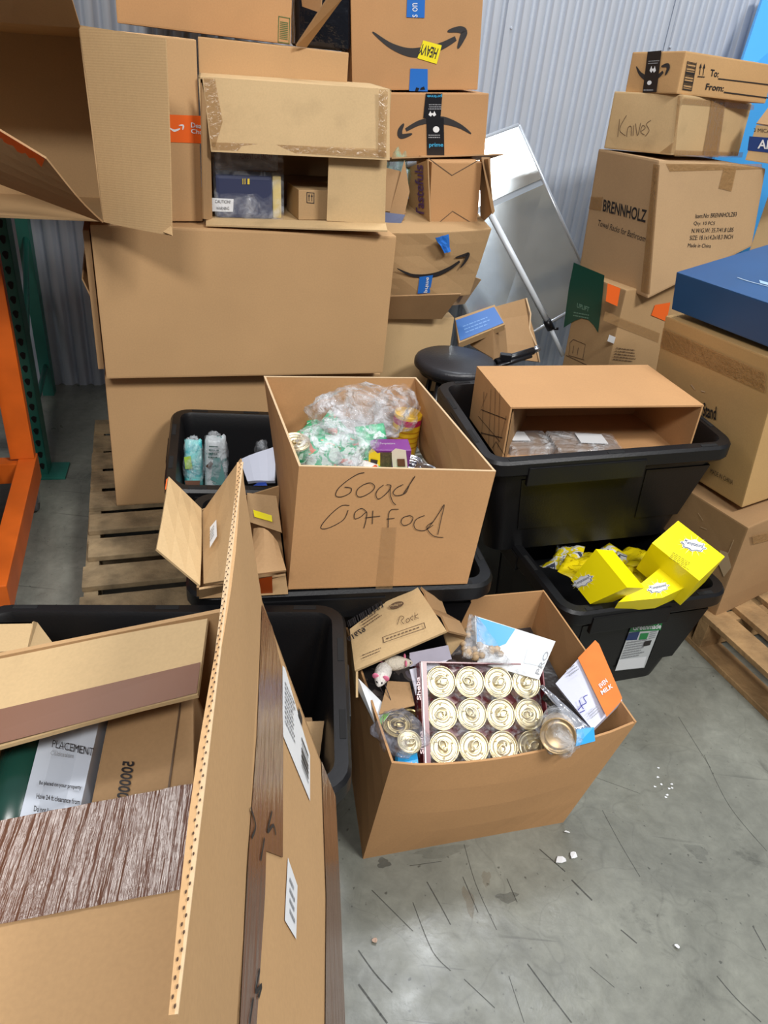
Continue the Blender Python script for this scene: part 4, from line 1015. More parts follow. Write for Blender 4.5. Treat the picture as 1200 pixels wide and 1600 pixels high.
bm = nb(); walls(bm, cl, ['front', 'back', 'left', 'right', 'bottom'], .005, n=4); part('body', bm, KRAFT2, cf)
bm = nb()
tops = [cl[(0, 0, 1)], cl[(1, 0, 1)], cl[(1, 1, 1)], cl[(0, 1, 1)], cl[(0, 0, 1)]]
cen = sum(tops[:4], Vector()) / 4
for a, b in zip(tops, tops[1:]):
    i_ = (cen - (a + b) / 2); i_ = (i_ - (b - a) * i_.dot(b - a) / (b - a).length_squared).normalized() * .005
    panel(bm, [a, b, b + i_, a + i_], .0012, inward=(0, 0, 1))
part('cut_edge', bm, EDGE, cf)
f = pface(cf, cc[(0, 0, 0)], cc[(1, 0, 0)], cc[(0, 0, 1)], .001)
def Z(x, y): return (400 + x / 3, 570 + y / 3)
good = [[(508, 505), (480, 510), (430, 540), (385, 580), (374, 612), (400, 618), (440, 600), (446, 578), (415, 572)],
        [(505, 560), (480, 578), (470, 602), (482, 618), (510, 612), (545, 590), (556, 568), (535, 552), (505, 560)],
        [(598, 562), (575, 580), (562, 605), (572, 628), (600, 612), (625, 585), (632, 565), (612, 560)], [(632, 562), (628, 600), (640, 640), (655, 655)],
        [(690, 560), (660, 575), (642, 600), (660, 612), (700, 600), (720, 560), (745, 520)], [(690, 605), (710, 575), (745, 522)],
        [(438, 658), (400, 660), (350, 700), (308, 750), (310, 768), (350, 760), (410, 725), (432, 680)],
        [(520, 690), (495, 672), (465, 690), (462, 720), (490, 712), (518, 690), (515, 730), (505, 765)],
        [(548, 682), (545, 745)], [(512, 716), (582, 708)],
        [(668, 676), (635, 678), (622, 700), (618, 762)], [(612, 722), (650, 718)],
        [(720, 705), (690, 715), (680, 738), (695, 752), (725, 740), (735, 715), (720, 705)],
        [(790, 705), (755, 720), (740, 745), (750, 770), (790, 775), (830, 750)], [(800, 770), (830, 735), (860, 690), (882, 655), (868, 720), (852, 795)],
        [(830, 735), (800, 760), (830, 800), (878, 808)]]
pen(f, [[Z(*p) for p in s_] for s_ in good], .0017)
patch(f, [Z(590, 760), Z(660, 760), Z(650, 900), Z(640, 1050), Z(560, 1050), Z(575, 900)], clear_tape('faint_tape', (176, 140, 96), .28, .15), 'tape_strip', off=.001)

# cans -------------------------------------------------------------
def can(label, M, r=.033, h=.035, lab=None, lid=GOLD, group=None, tab=True, cat='can', seg=28):
    c = thing('food_can', label, cat, M, group)
    bm = nb(); lathe(bm, [(0, 0), (r * .93, 0), (r * .97, .002), (r, .004), (r * .985, .006), (r * .985, h - .006), (r, h - .004)], seg); part('can_body', bm, lab or lid, c)
    bm = nb(); lathe(bm, [(r * .985, h - .006), (r * 1.01, h - .004), (r * 1.01, h - .0005), (r * .97, h), (r * .94, h - .0005), (r * .92, h - .0035), (r * .80, h - .0035), (r * .77, h - .002), (r * .72, h - .0032), (r * .5, h - .003), (r * .46, h - .0022), (r * .42, h - .003), (0, h - .003)], seg)
    for k in range(3):
        a = k * 2.1 + .5; t = bmesh.new(); bmesh.ops.create_uvsphere(t, u_segments=8, v_segments=5, radius=.003); t.transform(Matrix.Translation((r * .62 * math.cos(a), r * .62 * math.sin(a), h - .003))); merge(bm, t)
    part('lid', bm, lid, c)
    if tab:
        bm = nb(); tube(bm, [(r * .30 * math.cos(t) + r * .18, r * .22 * math.sin(t), h - .0005) for t in np.linspace(0, 2 * math.pi, 17)], .0022, 6, caps=False)
        lathe(bm, [(0, h + .001), (.005, h + .0008), (.006, h - .001), (0, h - .002)], 12, Matrix.Translation((-r * .15, 0, 0)))
        part('pull_tab', bm, lid, c)
    return c
GREENL = mottle('green_can_label', (24, 146, 92), (200, 232, 214), 30, .6)
YELLC = plain('yellow_can_label', (236, 190, 40), .35, var=.18, vscale=30)
cm = mw(cf)
p = atz(461, 694, .735); can('green-labelled can in the left corner of the cat food carton', frame(p.x, p.y, p.z - .035, 20, 12, 0), .034, .05, GREENL)
p = atz(640, 726, .655); can('silver-lidded can beside the purple food box', frame(p.x, p.y, p.z - .03, 0, 8, 5), .036, .04, None, SILV)
p = atz(664, 738, .66); can('small silver-lidded can against the front wall of the cat food carton', frame(p.x, p.y, p.z - .03, 0, 0, 5), .03, .04, None, SILV)
# tall yellow can
p = atz(628, 705, .64); yc = thing('tall_can', 'tall yellow can with red print at the back right of the cat food carton', 'can', frame(p.x, p.y + .03, .62, 10, 0, 3))
bm = nb(); lathe(bm, [(0, 0), (.037, 0), (.038, .003), (.038, .12), (.037, .123), (.035, .122), (0, .119)], 28); part('can_body', bm, YELLC, yc)
bm = nb(); lathe(bm, [(.0385, .095), (.0385, .112)], 28); part('red_band', bm, plain('magenta_print', (196, 30, 90), .4), yc)
for z in (.03, .045, .06, .075):
    bm = nb(); lathe(bm, [(.0384, z), (.0384, z + .004)], 28); part('printed_line', bm, plain('orange_print', (206, 140, 20), .4), yc)
# purple food box
p0, p1_, p2_, p3_ = atz(577, 731, .665), atz(637, 731, .665), None, None
pb = thing('food_box', 'purple and yellow pet food box standing among the cans', 'box', frame(p0.x, p0.y, .60, math.degrees(math.atan2(p1_.y - p0.y, p1_.x - p0.x)), 8, 0)); wpb = (p1_ - p0).length
bm = nb(); box(bm, 0, wpb, 0, .05, 0, .125, .002); part('body', bm, plain('purple_card', (120, 46, 128), .3), pb)
f = side(pb, wpb, .05, .125, 'front')
patch(f, [(576, 732), (576, 706), (581, 700), (590, 708), (596, 706), (594, 732)], plain('yellow_print', (246, 214, 30), .4), 'yellow_shape')
patch(f, [(614, 732), (611, 706), (618, 700), (634, 703), (637, 732)], plain('cream_print', (232, 214, 196), .4), 'picture_print')
patch(f, [(594, 706), (612, 706), (612, 732), (594, 732)], plain('brown_food_print', (84, 66, 40), .5, var=.5, vscale=200), 'picture_print', off=.002)
patch(f, [(620, 716), (632, 716), (633, 728), (621, 728)], plain('brown_face_print', (110, 60, 40), .5), 'picture_print', off=.003)
patch(f, [(579, 716), (590, 718), (588, 731), (578, 729)], plain('dark_face_print', (44, 36, 34), .5), 'picture_print', off=.003)
text(f, 'Temptations', (593, 694), (617, 694), (593, 690), WHITE, off=.003)
# green and white pouches under the plastic
def pouch(label, M, w_, h_, mat, group, t=.016, seed=0, cat='pouch'):
    bm = nb(); n = 8; g = {}
    for k in (1, -1):
        for j in range(n + 1):
            for i in range(n + 1):
                s, u = i / n, j / n; e = min(1, 5 * min(s, 1 - s)) * min(1, 5 * min(u, 1 - u))
                z = k * (t * .5 * math.sqrt(max(e, 0)) + .0008) + .006 * noise.noise(Vector((s * 4 + seed, u * 4, seed * 1.3)))
                g[(k, i, j)] = bm.verts.new(((s - .5) * w_, (u - .5) * h_, z))
        for j in range(n):
            for i in range(n): bm.faces.new((g[(k, i, j)], g[(k, i + 1, j)], g[(k, i + 1, j + 1)], g[(k, i, j + 1)]))
    for i in range(n):
        for j in (0, n): bm.faces.new((g[(1, i, j)], g[(1, i + 1, j)], g[(-1, i + 1, j)], g[(-1, i, j)]))
        bm.faces.new((g[(1, 0, i)], g[(1, 0, i + 1)], g[(-1, 0, i + 1)], g[(-1, 0, i)])); bm.faces.new((g[(1, n, i)], g[(1, n, i + 1)], g[(-1, n, i + 1)], g[(-1, n, i)]))
    o = part('pouch', bm, mat, smooth=True); o.matrix_world = M; return tag(o, label, cat, group)
WG = mottle('white_green_print', (206, 222, 214), (70, 176, 130), 26, .5, .3, (216, 120, 90))
GRP = mottle('fresh_green_print', (60, 182, 126), (210, 236, 224), 28, .55, .3, (30, 130, 90))
RDP = mottle('red_white_print', (232, 228, 224), (214, 90, 60), 40, .56)
for i, (px, py, z, yaw, tx, ty, mt, w_, h_) in enumerate([(505, 712, .70, 20, 35, 10, WG, .09, .12), (500, 688, .715, 60, 20, -10, GRP, .08, .11), (545, 712, .69, -15, 40, 0, WG, .08, .12), (497, 655, .70, 10, 15, 20, GRP, .06, .08), (585, 700, .71, 30, 50, 0, GRP, .08, .12), (560, 730, .68, 5, 10, 0, RDP, .10, .06), (520, 730, .675, 20, 15, 5, GRP, .09, .05), (610, 745, .655, 10, 5, 0, GRP, .1, .06), (530, 670, .72, 80, 40, 0, WG, .07, .1)]):
    p = atz(px, py, z)
    pouch(('white and green', 'green', 'white', 'small green', 'tall green', 'red and white', 'flat green', 'low green', 'upright white')[i] + ' food pouch under the clear plastic in the cat food carton', frame(p.x, p.y, p.z, yaw, tx, ty), w_, h_, mt, 'pouches in the cat food carton', seed=i)
# clutter base filling the carton
def fill(root_c, zlev, mat, label, amp=.02, seed=0, inset=.03):
    """crumpled paper/packing under the visible things"""
    a, b, c_, d = [Vector((v.x, v.y, zlev)) for v in root_c]; cen = (a + b + c_ + d) / 4
    a, b, c_, d = [lerp(v, cen, inset) for v in (a, b, c_, d)]; bm = nb()
    panel(bm, [a, b, c_, d], .01, n=14, warp=lambda s, u: amp * noise.noise(Vector((s * 5 + seed, u * 5, seed))))
    return single('packing_filler', bm, mat, label, 'packing material', kind='stuff')
fill([lerp(cc[(0, 0, 0)], cc[(0, 0, 1)], .35), lerp(cc[(1, 0, 0)], cc[(1, 0, 1)], .35), lerp(cc[(1, 1, 0)], cc[(1, 1, 1)], .35), lerp(cc[(0, 1, 0)], cc[(0, 1, 1)], .35)], .615, mottle('grey_clutter', (110, 116, 110), (200, 205, 200), 26, .5, .3, (60, 130, 100)), 'mixed packing below the cans in the cat food carton', .012, 2, .06)
# crumpled clear plastic over the top
def blob(bm, c, sx, sy, sz, yaw=0, sub=4, amp=.22, seed=0, tx=0, crumple=.12):
    t = bmesh.new(); bmesh.ops.create_icosphere(t, subdivisions=sub, radius=1)
    o = Vector((seed * 3.1, seed * 1.7, 0))
    for v in t.verts:
        k = 1 + amp * noise.noise(v.co * 1.8 + o) + crumple * (abs(noise.noise(v.co * 5 + o)) - .2) + crumple * .5 * noise.noise(v.co * 11 + o)
        v.co = Vector((v.co.x * sx, v.co.y * sy, v.co.z * sz)) * k
    t.transform(frame(c[0], c[1], c[2], yaw, tx)); merge(bm, t)
bm = nb(); p = atz(562, 648, .775); blob(bm, p, .125, .075, .075, 15, 5, seed=1); p = atz(525, 690, .745); blob(bm, p, .105, .085, .05, 30, 5, seed=2)
p = atz(620, 640, .76); blob(bm, p, .06, .07, .06, 0, 4, seed=5); p = atz(520, 726, .70); blob(bm, p, .075, .03, .03, 10, 4, seed=3)
single('plastic_sheet', bm, FILMW, 'crumpled clear plastic bag heaped over the cat food cans', 'plastic bag', smooth=True)

# =================================================================== CARTON LYING ON ITS SIDE IN THE UPPER TOTE
c4 = [atz(798, 636, .775), atz(1100, 633, .79)]
H4 = .17
E_ = {}
top = [atz(798, 636, .785), atz(1100, 633, .805), atz(1012, 570, .805), atz(745, 572, .785)]
for i, (u, v) in enumerate([(0, 0), (1, 0), (1, 1), (0, 1)]):
    E_[(u, v, 1)] = top[i]; E_[(u, v, 0)] = top[i] + Vector((0.004, .0, -H4))
be = thing('open_carton', 'brown carton lying on its side in the upper tote, open towards the viewer', 'cardboard box', frame(E_[(0, 0, 0)].x, E_[(0, 0, 0)].y, E_[(0, 0, 0)].z, 14))
Mi = mw(be).inverted(); el = {k: Mi @ v for k, v in E_.items()}
bm = nb(); walls(bm, el, ['top', 'back', 'left', 'right', 'bottom'], .005, n=3); part('body', bm, KRAFT2, be)
f = pface(be, E_[(0, 0, 0)], E_[(0, 1, 0)], E_[(0, 0, 1)], .002)
pen(f, [[(757, 612), (753, 690)], [(768, 608), (764, 700)], [(775, 606), (772, 706)], [(782, 612), (779, 700)], [(753, 640), (792, 655)], [(752, 676), (786, 684)], [(762, 614), (748, 650), (782, 690), (792, 650)], [(770, 700), (776, 690), (790, 712)]], .002, smooth=False)
bm = nb(); i0 = E_[(0, 1, 0)]; 
# inner flap on the left
panel(bm, [lerp(E_[(0, 0, 0)], E_[(1, 0, 0)], .0) + Vector((.01, .02, .01)), lerp(E_[(0, 1, 0)], E_[(1, 1, 0)], .32) + Vector((0, -.02, 0)), lerp(E_[(0, 1, 1)], E_[(1, 1, 1)], .32) + Vector((0, -.02, -.01)), E_[(0, 0, 1)] + Vector((.01, .02, -.01))], .004)
part('flap', bm, KRAFTD, be, world=True)
WRAPB = plain('grey_brown_card', (150, 128, 110), .5)
def wrapped(label, px, z, w_, d_, h_, yaw, lw):
    p = atz(*px, z); r = thing('wrapped_package', label, 'package', frame(p.x, p.y, z - h_, yaw, 0, 0), 'film-wrapped packages in the side-lying carton')
    bm = nb(); box(bm, 0, w_, 0, d_, 0, h_, .004); part('inner_box', bm, WRAPB, r)
    bm = nb(); box(bm, -.006, w_ + .006, -.006, d_ + .006, -.002, h_ + .005, .012, seg=3); bmesh.ops.subdivide_edges(bm, edges=bm.edges[:], cuts=2, use_grid_fill=True)
    for v in bm.verts: v.co += Vector([noise.noise(v.co * 30 + Vector((k * 5, 0, 0))) * .003 for k in range(3)])
    part('clear_wrap', bm, FILM, r, smooth=True)
    bm = nb(); box(bm, w_ * lw, w_ * (lw + .42), d_ * .35, d_ * .9, h_ + .0055, h_ + .0065); part('paper_label', bm, WHITE, r); return r
wrapped('film-wrapped flat package at the left inside the side-lying carton', (800, 700), .645, .13, .10, .05, 14, .1)
wrapped('larger film-wrapped package with a white label in the side-lying carton', (872, 702), .655, .195, .11, .055, 8, .4)

# =================================================================== YELLOW TREATS
def logo(face, c, s, ang):
    """cloud badge with a wordmark and a sunburst"""
    ca, sa = math.cos(ang), math.sin(ang)
    def R(x, y): return (c[0] + (x * ca - y * sa) * s, c[1] + (x * sa + y * ca) * s * .9)
    def cloud(k): return [R(k * (1 + .10 * math.cos(8 * t)) * math.cos(t), k * .48 * (1 + .14 * math.cos(8 * t)) * math.sin(t)) for t in np.linspace(0, 2 * math.pi, 40)[:-1]]
    bm = nb()
    for a in np.linspace(0, 2 * math.pi, 14)[:-1]:
        pts = [R(.5 * math.cos(a - .12), .3 * math.sin(a - .12)), R(.5 * math.cos(a + .12), .3 * math.sin(a + .12)), R(1.25 * math.cos(a), .95 * math.sin(a))]
        bm.faces.new([bm.verts.new(face.hit(*q, off=.0015)) for q in pts])
    part('sunburst_print', bm, plain('pale_yellow_print', (250, 246, 150), .4), face.root)
    patch(face, cloud(1.0), WHITE, 'badge', off=.0025); 
    patch(face, cloud(.92), plain('steel_blue_print', (80, 96, 110), .4), 'badge_outline', off=.0035); patch(face, cloud(.86), WHITE, 'badge_field', off=.0045)
    bl, br, tl = R(-.72, .16), R(.72, .16), R(-.72, -.22)
    text(face, 'Temptations', bl, br, tl, plain('navy_word_print', (36, 52, 84), .4), True, off=.0055)
def ybox(label, M, w_, d_, h_, group='yellow treat boxes'):
    r = thing('treat_box', label, 'box', M, group); bm = nb(); box(bm, 0, w_, 0, d_, 0, h_, .0015); part('body', bm, YEL, r); return r
y1 = ybox('largest yellow treat box, tilted up at the right end of the tote', frame(.713, 1.698, .405, -42.1, 14.9, 14.5), .150, .120, .125)
logo(side(y1, .150, .120, .125, 'top'), (1083, 853), 20, .28)
ft = side(y1, .150, .120, .125, 'top'); shapes(ft, lines(5, 3, .3), (1045, 872), (1080, 894), (1052, 862), plain('olive_print', (130, 120, 20), .5))
def ypanel(label, pts, zs, thick, bend=None):
    P = [atz(*p, z) for p, z in zip(pts, zs)]; nq = (P[1] - P[0]).cross(P[3] - P[0]); rq = ray(*pts[2]); P[2] = CAM + rq * ((P[0] - CAM).dot(nq) / rq.dot(nq)); r = thing('treat_box', label, 'box', (P[0] + P[1]) / 2, 'yellow treat boxes')
    n = (P[1] - P[0]).cross(P[3] - P[0]).normalized(); n = -n if n.z > 0 else n
    bm = nb()
    top = [bm.verts.new(q) for q in P]; bot = [bm.verts.new(q + n * thick) for q in P]
    bm.faces.new(top); bm.faces.new(bot[::-1])
    for i in range(4): bm.faces.new((top[i], top[(i + 1) % 4], bot[(i + 1) % 4], bot[i]))
    part('body', bm, YEL, r, world=True); return r, P
y2, P = ypanel('yellow treat box leaning at the left end of the tote', [(892, 906), (922, 944), (980, 918), (931, 858)], (.39, .375, .44, .50), .07)
logo(pface(y2, P[0], P[1], P[3]), (912, 908), 17, -.5)
y3, P = ypanel('yellow treat box lying low at the front rim of the tote', [(966, 941), (1035, 934), (1088, 910), (1040, 880)], (.40, .415, .45, .46), .06)
logo(pface(y3, P[0], P[1], P[3]), (1028, 919), 17, -.25)
YP = mottle('yellow_foil', (240, 216, 20), (190, 160, 10), 34, .6, .2); YW = mottle('yellow_white_foil', (236, 214, 30), (222, 222, 214), 22, .5, .2, (70, 74, 90))
rnd = random.Random(4)
spots = [(880, 880), (905, 876), (930, 872), (960, 872), (985, 868), (1000, 878), (970, 890), (945, 885), (960, 905), (985, 898), (1010, 870), (900, 890), (888, 866), (1000, 895), (925, 900)]
where = ['at the back left corner of the tote', 'behind the leaning left box', 'at the back edge left of centre', 'at the back edge under the upper tote', 'at the back edge right of centre', 'touching the back of the largest box', 'in the middle, deeper down', 'peeking above the left box', 'between the left and low boxes', 'under the left edge of the largest box', 'half under the largest box', 'against the left wall of the tote', 'highest at the left rim', 'beside the largest box, lower', 'tucked under the left box']
for i, (px, py) in enumerate(spots):
    p = atz(px, py, .335 + .012 * (i % 3)); pouch(('shiny yellow' if i % 3 else 'yellow and white') + ' treat pouch ' + where[i], frame(p.x, p.y, p.z, rnd.uniform(0, 180), rnd.uniform(-30, 30), rnd.uniform(-25, 25)), .085, .11, YP if i % 3 else YW, 'yellow treat pouches in the tote', seed=i + 3)
# sticker on the tote
f = Face(toteY, (0, .045, .1), (0, -1, -.14), .0085)
def wallface():
    k = lambda z: (.075 + (.028 - .075) * z / .32) - .0035
    a = Vector((0, k(.1), .1)); b = Vector((.5, k(.1), .1)); c_ = Vector((0, k(.3), .3))
    return Face(toteY, a, (b - a).cross(c_ - a), .003)
f = wallface()
patch(f, [(987, 973), (1034, 970), (1006, 1042), (960, 1047)], plain('label_grey', (196, 200, 200), .4), 'paper_label')
LG = plain('label_green', (30, 128, 66), .4)
patch(f, [(986, 975), (1034, 971), (1031, 983), (982, 986)], LG, 'label_band', off=.004)
text(f, 'Greenmade', (987, 983), (1031, 980), (988, 975), WHITE, True, off=.005)
patch(f, [(982, 987), (999, 985), (994, 998), (977, 999)], plain('label_navy', (34, 54, 100), .4), 'label_band', off=.004)
patch(f, [(1000, 988), (1013, 987), (1009, 997), (997, 998)], LG, 'label_band', off=.004); shapes(f, lines(4, 3), (1012, 997), (1026, 994), (1015, 984), GREY, off=.005)
shapes(f, lines(7, 5), (969, 1028), (1004, 1022), (979, 1000), GREY, off=.005); shapes(f, [[(0, 0), (1, 0), (1, 1), (0, 1)]], (1003, 1008), (1014, 1006), (1006, 1000), INK, off=.005)
patch(f, [(966, 1029), (1009, 1024), (1004, 1041), (960, 1046)], WHITE, 'label_blank', off=.0045)
# tote logos of moulding on the upper tote are left plain

# =================================================================== LOW CARTON WITH THE TRAY OF CANS
zt = [.352, .372, .36, .366]
lc = pxhex([(567, 1342), (880, 1285), tuple(Vector((.053, .998, 0)) + Vector((.540 * math.cos(.2985) - .456 * math.sin(.2985), .540 * math.sin(.2985) + .456 * math.cos(.2985), 0))), tuple(Vector((.085, .975, 0)) + Vector((-.456 * math.sin(.2985), .456 * math.cos(.2985), 0)))],
           [(612, 1192), (995, 1128), (850, 922), (530, 950)], 0.0, zt)
lb = thing('open_carton', 'big open brown carton on the bare floor overflowing with cans and packs', 'cardboard box', frame(lc[(0, 0, 0)].x, lc[(0, 0, 0)].y, .001, 17))
Mi = mw(lb).inverted(); ll = {k: Mi @ v for k, v in lc.items()}
bm = nb(); walls(bm, ll, ['back', 'left', 'right', 'bottom'], .005, n=4)
# front wall with a sagging top edge
fa, fb_, fc, fd = ll[(0, 0, 0)], ll[(1, 0, 0)], ll[(1, 0, 1)], ll[(0, 0, 1)]
n = 10; nrm = (fb_ - fa).cross(fd - fa).normalized(); nrm = nrm if nrm.y > 0 else -nrm
gr = []
for k in (0, 1):
    rows = []
    for j in range(5):
        row = []
        for i in range(n + 1):
            s, u = i / n, j / 4; p = lerp(lerp(fa, fb_, s), lerp(fd, fc, s), u); sag = -.047 * max(0, math.sin(math.pi * s)) ** .7 * u * (1 if s < .98 else 0)
            row.append(bm.verts.new(p + Vector((0, 0, sag)) - nrm * .012 * math.sin(math.pi * s) * math.sin(math.pi * u) + nrm * .005 * k))
        rows.append(row)
    gr.append(rows)
for k in (0, 1):
    for j in range(4):
        for i in range(n): bm.faces.new((gr[k][j][i], gr[k][j][i + 1], gr[k][j + 1][i + 1], gr[k][j + 1][i]))
for i in range(n): bm.faces.new((gr[0][4][i], gr[0][4][i + 1], gr[1][4][i + 1], gr[1][4][i]))
part('body', bm, KRAFT2, lb)
for ch in lb.children:
    for pl_ in ch.data.polygons: pl_.use_smooth = False

# tray
TM = Matrix.Translation(CAM) @ Matrix.Scale(1.045, 4) @ Matrix.Translation(-CAM) @ frame(.176, 1.045, .352, 13.4, 37.2, 6)
sp = .066
tray = thing('can_tray', 'maroon-sided cardboard tray of twelve gold cans, tilted in the low carton', 'tray', TM)
MAR = plain('maroon_card', (112, 30, 40), .3)
x0, x1, y0, y1, zb, zt_ = -.045, .236, -.040, .172, -.04, .006
bm = nb(); box(bm, x0, x1, y0, y1, zb, zb + .003); part('bottom', bm, MAR, tray)
for nm, b in (('left', (x0 - .003, x0, y0, y1, zb, zt_)), ('right', (x1, x1 + .003, y0, y1, zb, zt_)), ('near', (x0, x1, y0 - .003, y0, zb, zt_)), ('far', (x0, x1, y1, y1 + .003, zb, zt_))):
    bm = nb(); box(bm, *b); part('side_wall', bm, MAR, tray, nm + ' side wall of the tray')
bm = nb(); box(bm, x0 - .001, x0 + .012, y0, y1, zt_, zt_ + .001); part('rim_band', bm, MAR, tray)
bm = nb(); box(bm, x0 - .001, x0 + .002, y0, y1, zt_ + .001, zt_ + .003); part('rim_band', bm, WHITE, tray, 'white edge stripe')
f = Face(tray, (0, 0, zt_ + .002), (0, 0, 1), .001)
text(f, 'Sheba', (657, 1094), (655, 1058), (651, 1094), plain('pale_pink_print', (220, 190, 190), .4), True, off=.003)
text(f, 'Sheba', (662, 1178), (660, 1142), (656, 1178), plain('pale_pink_print', (220, 190, 190), .4), True, off=.003)
rown = ['bottom', 'middle', 'top']; coln = ['leftmost', 'second', 'third', 'rightmost']
first = None
for j in range(3):
    for i in range(4):
        lab_ = 'gold pull-tab can, %s of the %s row in the tilted tray' % (coln[i], rown[j])
        M = TM @ Matrix.Translation((i * sp, j * .067, -.034)) @ Matrix.Rotation(random.uniform(0, 6.28), 4, 'Z')
        if first is None: first = can(lab_, M, .0332, .035, GOLD, GOLD, 'gold cans in the tray')
        else:
            c_ = first.copy(); COL.objects.link(c_); c_.matrix_world = M; c_['label'] = lab_
            for ch in first.children:
                d = ch.copy(); COL.objects.link(d); d.parent = c_
bm = nb(); n = 26; vs = []
for j in range(n + 1):
    row = []
    for i in range(n + 1):
        s, u = i / n, j / n; x = lerp(x0 - .006, x1 + .006, s); y = lerp(y0 - .006, y1 + .008, u)
        e = min(s, 1 - s, u, 1 - u); dz = .008 + .004 * noise.noise(Vector((x * 40, y * 40, 0))) - (.03 * max(0, .06 - e) / .06)
        row.append(bm.verts.new((x, y, dz)))
    vs.append(row)
for j in range(n):
    for i in range(n): bm.faces.new((vs[j][i], vs[j][i + 1], vs[j + 1][i + 1], vs[j + 1][i]))
for v in bm.verts: pass
bm.transform(TM)
single('shrink_wrap', bm, film('shrink_film', (238, 242, 246), .02, .34, 38, .06, 1.0), 'clear shrink film stretched over the tray of gold cans', 'shrink wrap', smooth=True)

# pedigree carton
Q = {'a': atz(548, 985, .42), 'b': atz(648, 911, .50), 'c': atz(699, 988, .50), 'd': atz(556, 1050, .40)}
pc = thing('crushed_carton', 'crushed flat brown carton with barcode lying on the low carton', 'cardboard box', Q['d'])
bm = nb(); panel(bm, [Q['d'], Q['c'], Q['b'], Q['a']], .006, n=6, warp=lambda s, u: .007 * math.sin(s * 3.1) * math.sin(u * 3)); part('top_panel', bm, KRAFT3, pc, world=True)
bm = nb(); panel(bm, [Q['a'], Q['d'], atz(556, 1090, .36) , atz(549, 1040, .36)], .005); part('side_panel', bm, KRAFT3, pc, world=True)
bm = nb(); e_ = atz(728, 995, .44); panel(bm, [Q['c'], e_, atz(672, 922, .46), Q['b']], .005, n=4, warp=lambda s, u: .008 * math.sin(u * 9)); part('side_panel', bm, KRAFTD, pc, world=True)
bm = nb(); panel(bm, [atz(725, 1000, .42), atz(704, 1024, .38), atz(694, 990, .44), e_], .005); part('flap', bm, KRAFT3, pc, world=True)
f = pface(pc, Q['d'], Q['c'], Q['a'], .012)
shapes(f, bars(24, 8), (548, 985), (604, 952), (545, 975))
text(f, '67919', (575, 990), (548, 1008), (571, 983), INK, True)
shapes(f, lines(3, 11, .4), (572, 986), (600, 967), (566, 975), FADED)
shapes(f, [[(.5 + .5 * math.cos(a), .5 + .5 * math.sin(a)) for a in np.linspace(0, 6, 16)]], (612, 958), (634, 952), (611, 948), FADED)
text(f, 'Pedigree', (614, 955), (632, 950), (613, 951), KRAFT3, off=.014)
pen(f, [[(624, 981), (628, 968), (634, 970), (630, 975), (634, 980)], [(637, 975), (640, 971), (643, 974), (639, 978), (637, 975)], [(648, 967), (644, 971), (648, 974)], [(651, 962), (651, 973)], [(656, 964), (651, 969), (657, 971)]], .0014, FADED, off=.013)
shapes(f, [[(0, 0), (1, 0), (1, .08), (0, .08)], [(0, .92), (1, .92), (1, 1), (0, 1)], [(0, 0), (.02, 0), (.02, 1), (0, 1)], [(.98, 0), (1, 0), (1, 1), (.98, 1)]] + [[(.08 + x, .4), (.14 + x, .4), (.14 + x, .6), (.08 + x, .6)] for x in np.arange(0, .8, .09)], (602, 1009), (668, 986), (600, 1000), FADED)
shapes(f, lines(2, 2, .3), (570, 1034), (600, 1022), (568, 1026), FADED)

# other contents of the low carton
def slab(name, label, cat, pts, zs, t, mat, group=None, marks=None, n=1):
    P = [atz(*p, z) for p, z in zip(pts, zs)]; r = thing(name, label, cat, P[0], group)
    bm = nb(); panel(bm, P, t, n=n, inward=(P[0] - CAM)); part('body', bm, mat, r, world=True)
    return r, pface(r, P[0], P[1], P[3], .002)
BLU = plain('bright_blue_card', (44, 158, 222), .35)
r, f = slab('pet_product_box', 'blue and white box standing at the back of the low carton', 'box', [(830, 1060), (868, 1000), (852, 992), (740, 962)], (.34, .40, .42, .44), .03, WHITE)
r2 = [(722, 1010), (740, 962), (866, 1000), (834, 1058), (790, 1030)]
bm = nb(); P = [atz(746, 1035, .39), atz(842, 1062, .37), atz(868, 1002, .43), atz(742, 962, .46)]
bpy.data.objects.remove(r.children[0]); r.location = P[0]; panel(bm, P, .045, inward=(P[0] - CAM)); part('body', bm, WHITE, r, world=True); f = pface(r, P[0], P[1], P[3], .002)
patch(f, [(744, 964), (805, 983), (790, 1006), (775, 1012), (745, 1003)], BLU, 'blue_panel'); shapes(f, [[(0, 0), (1, 0), (1, 1), (0, 1)]], (818, 1036), (850, 1042), (824, 1012), plain('pale_grey_print', (196, 204, 210), .4)); text(f, 'PRO', (842, 1055), (858, 1020), (836, 1052), GREY, off=.003)
cb = thing('biscuit_bag', 'clear bag of biscuit pieces between the crushed carton and the blue and white box', 'bag', atz(745, 1030, .38))
bm = nb(); rnd = random.Random(2)
for i in range(46):
    px = 722 + rnd.random() * 60; py = 985 + rnd.random() * 45 - (px - 722) * .1
    t = bmesh.new(); bmesh.ops.create_icosphere(t, subdivisions=1, radius=.009); t.transform(Matrix.Translation(atz(px, py, .405 + .015 * rnd.random()))); merge(bm, t)
o = part('biscuits', bm, plain('biscuit_pieces', (176, 148, 112), .7, var=.3, vscale=60), cb, world=True, smooth=True, stuff=True)
bm = nb(); P = [atz(722, 1028, .41), atz(800, 1042, .40), atz(745, 966, .47), atz(732, 962, .46)]; panel(bm, P, .012, n=10, warp=lambda s, u: .006 * noise.noise(Vector((s * 7, u * 7, 4)))); part('clear_film', bm, FILM, cb, world=True, smooth=True)
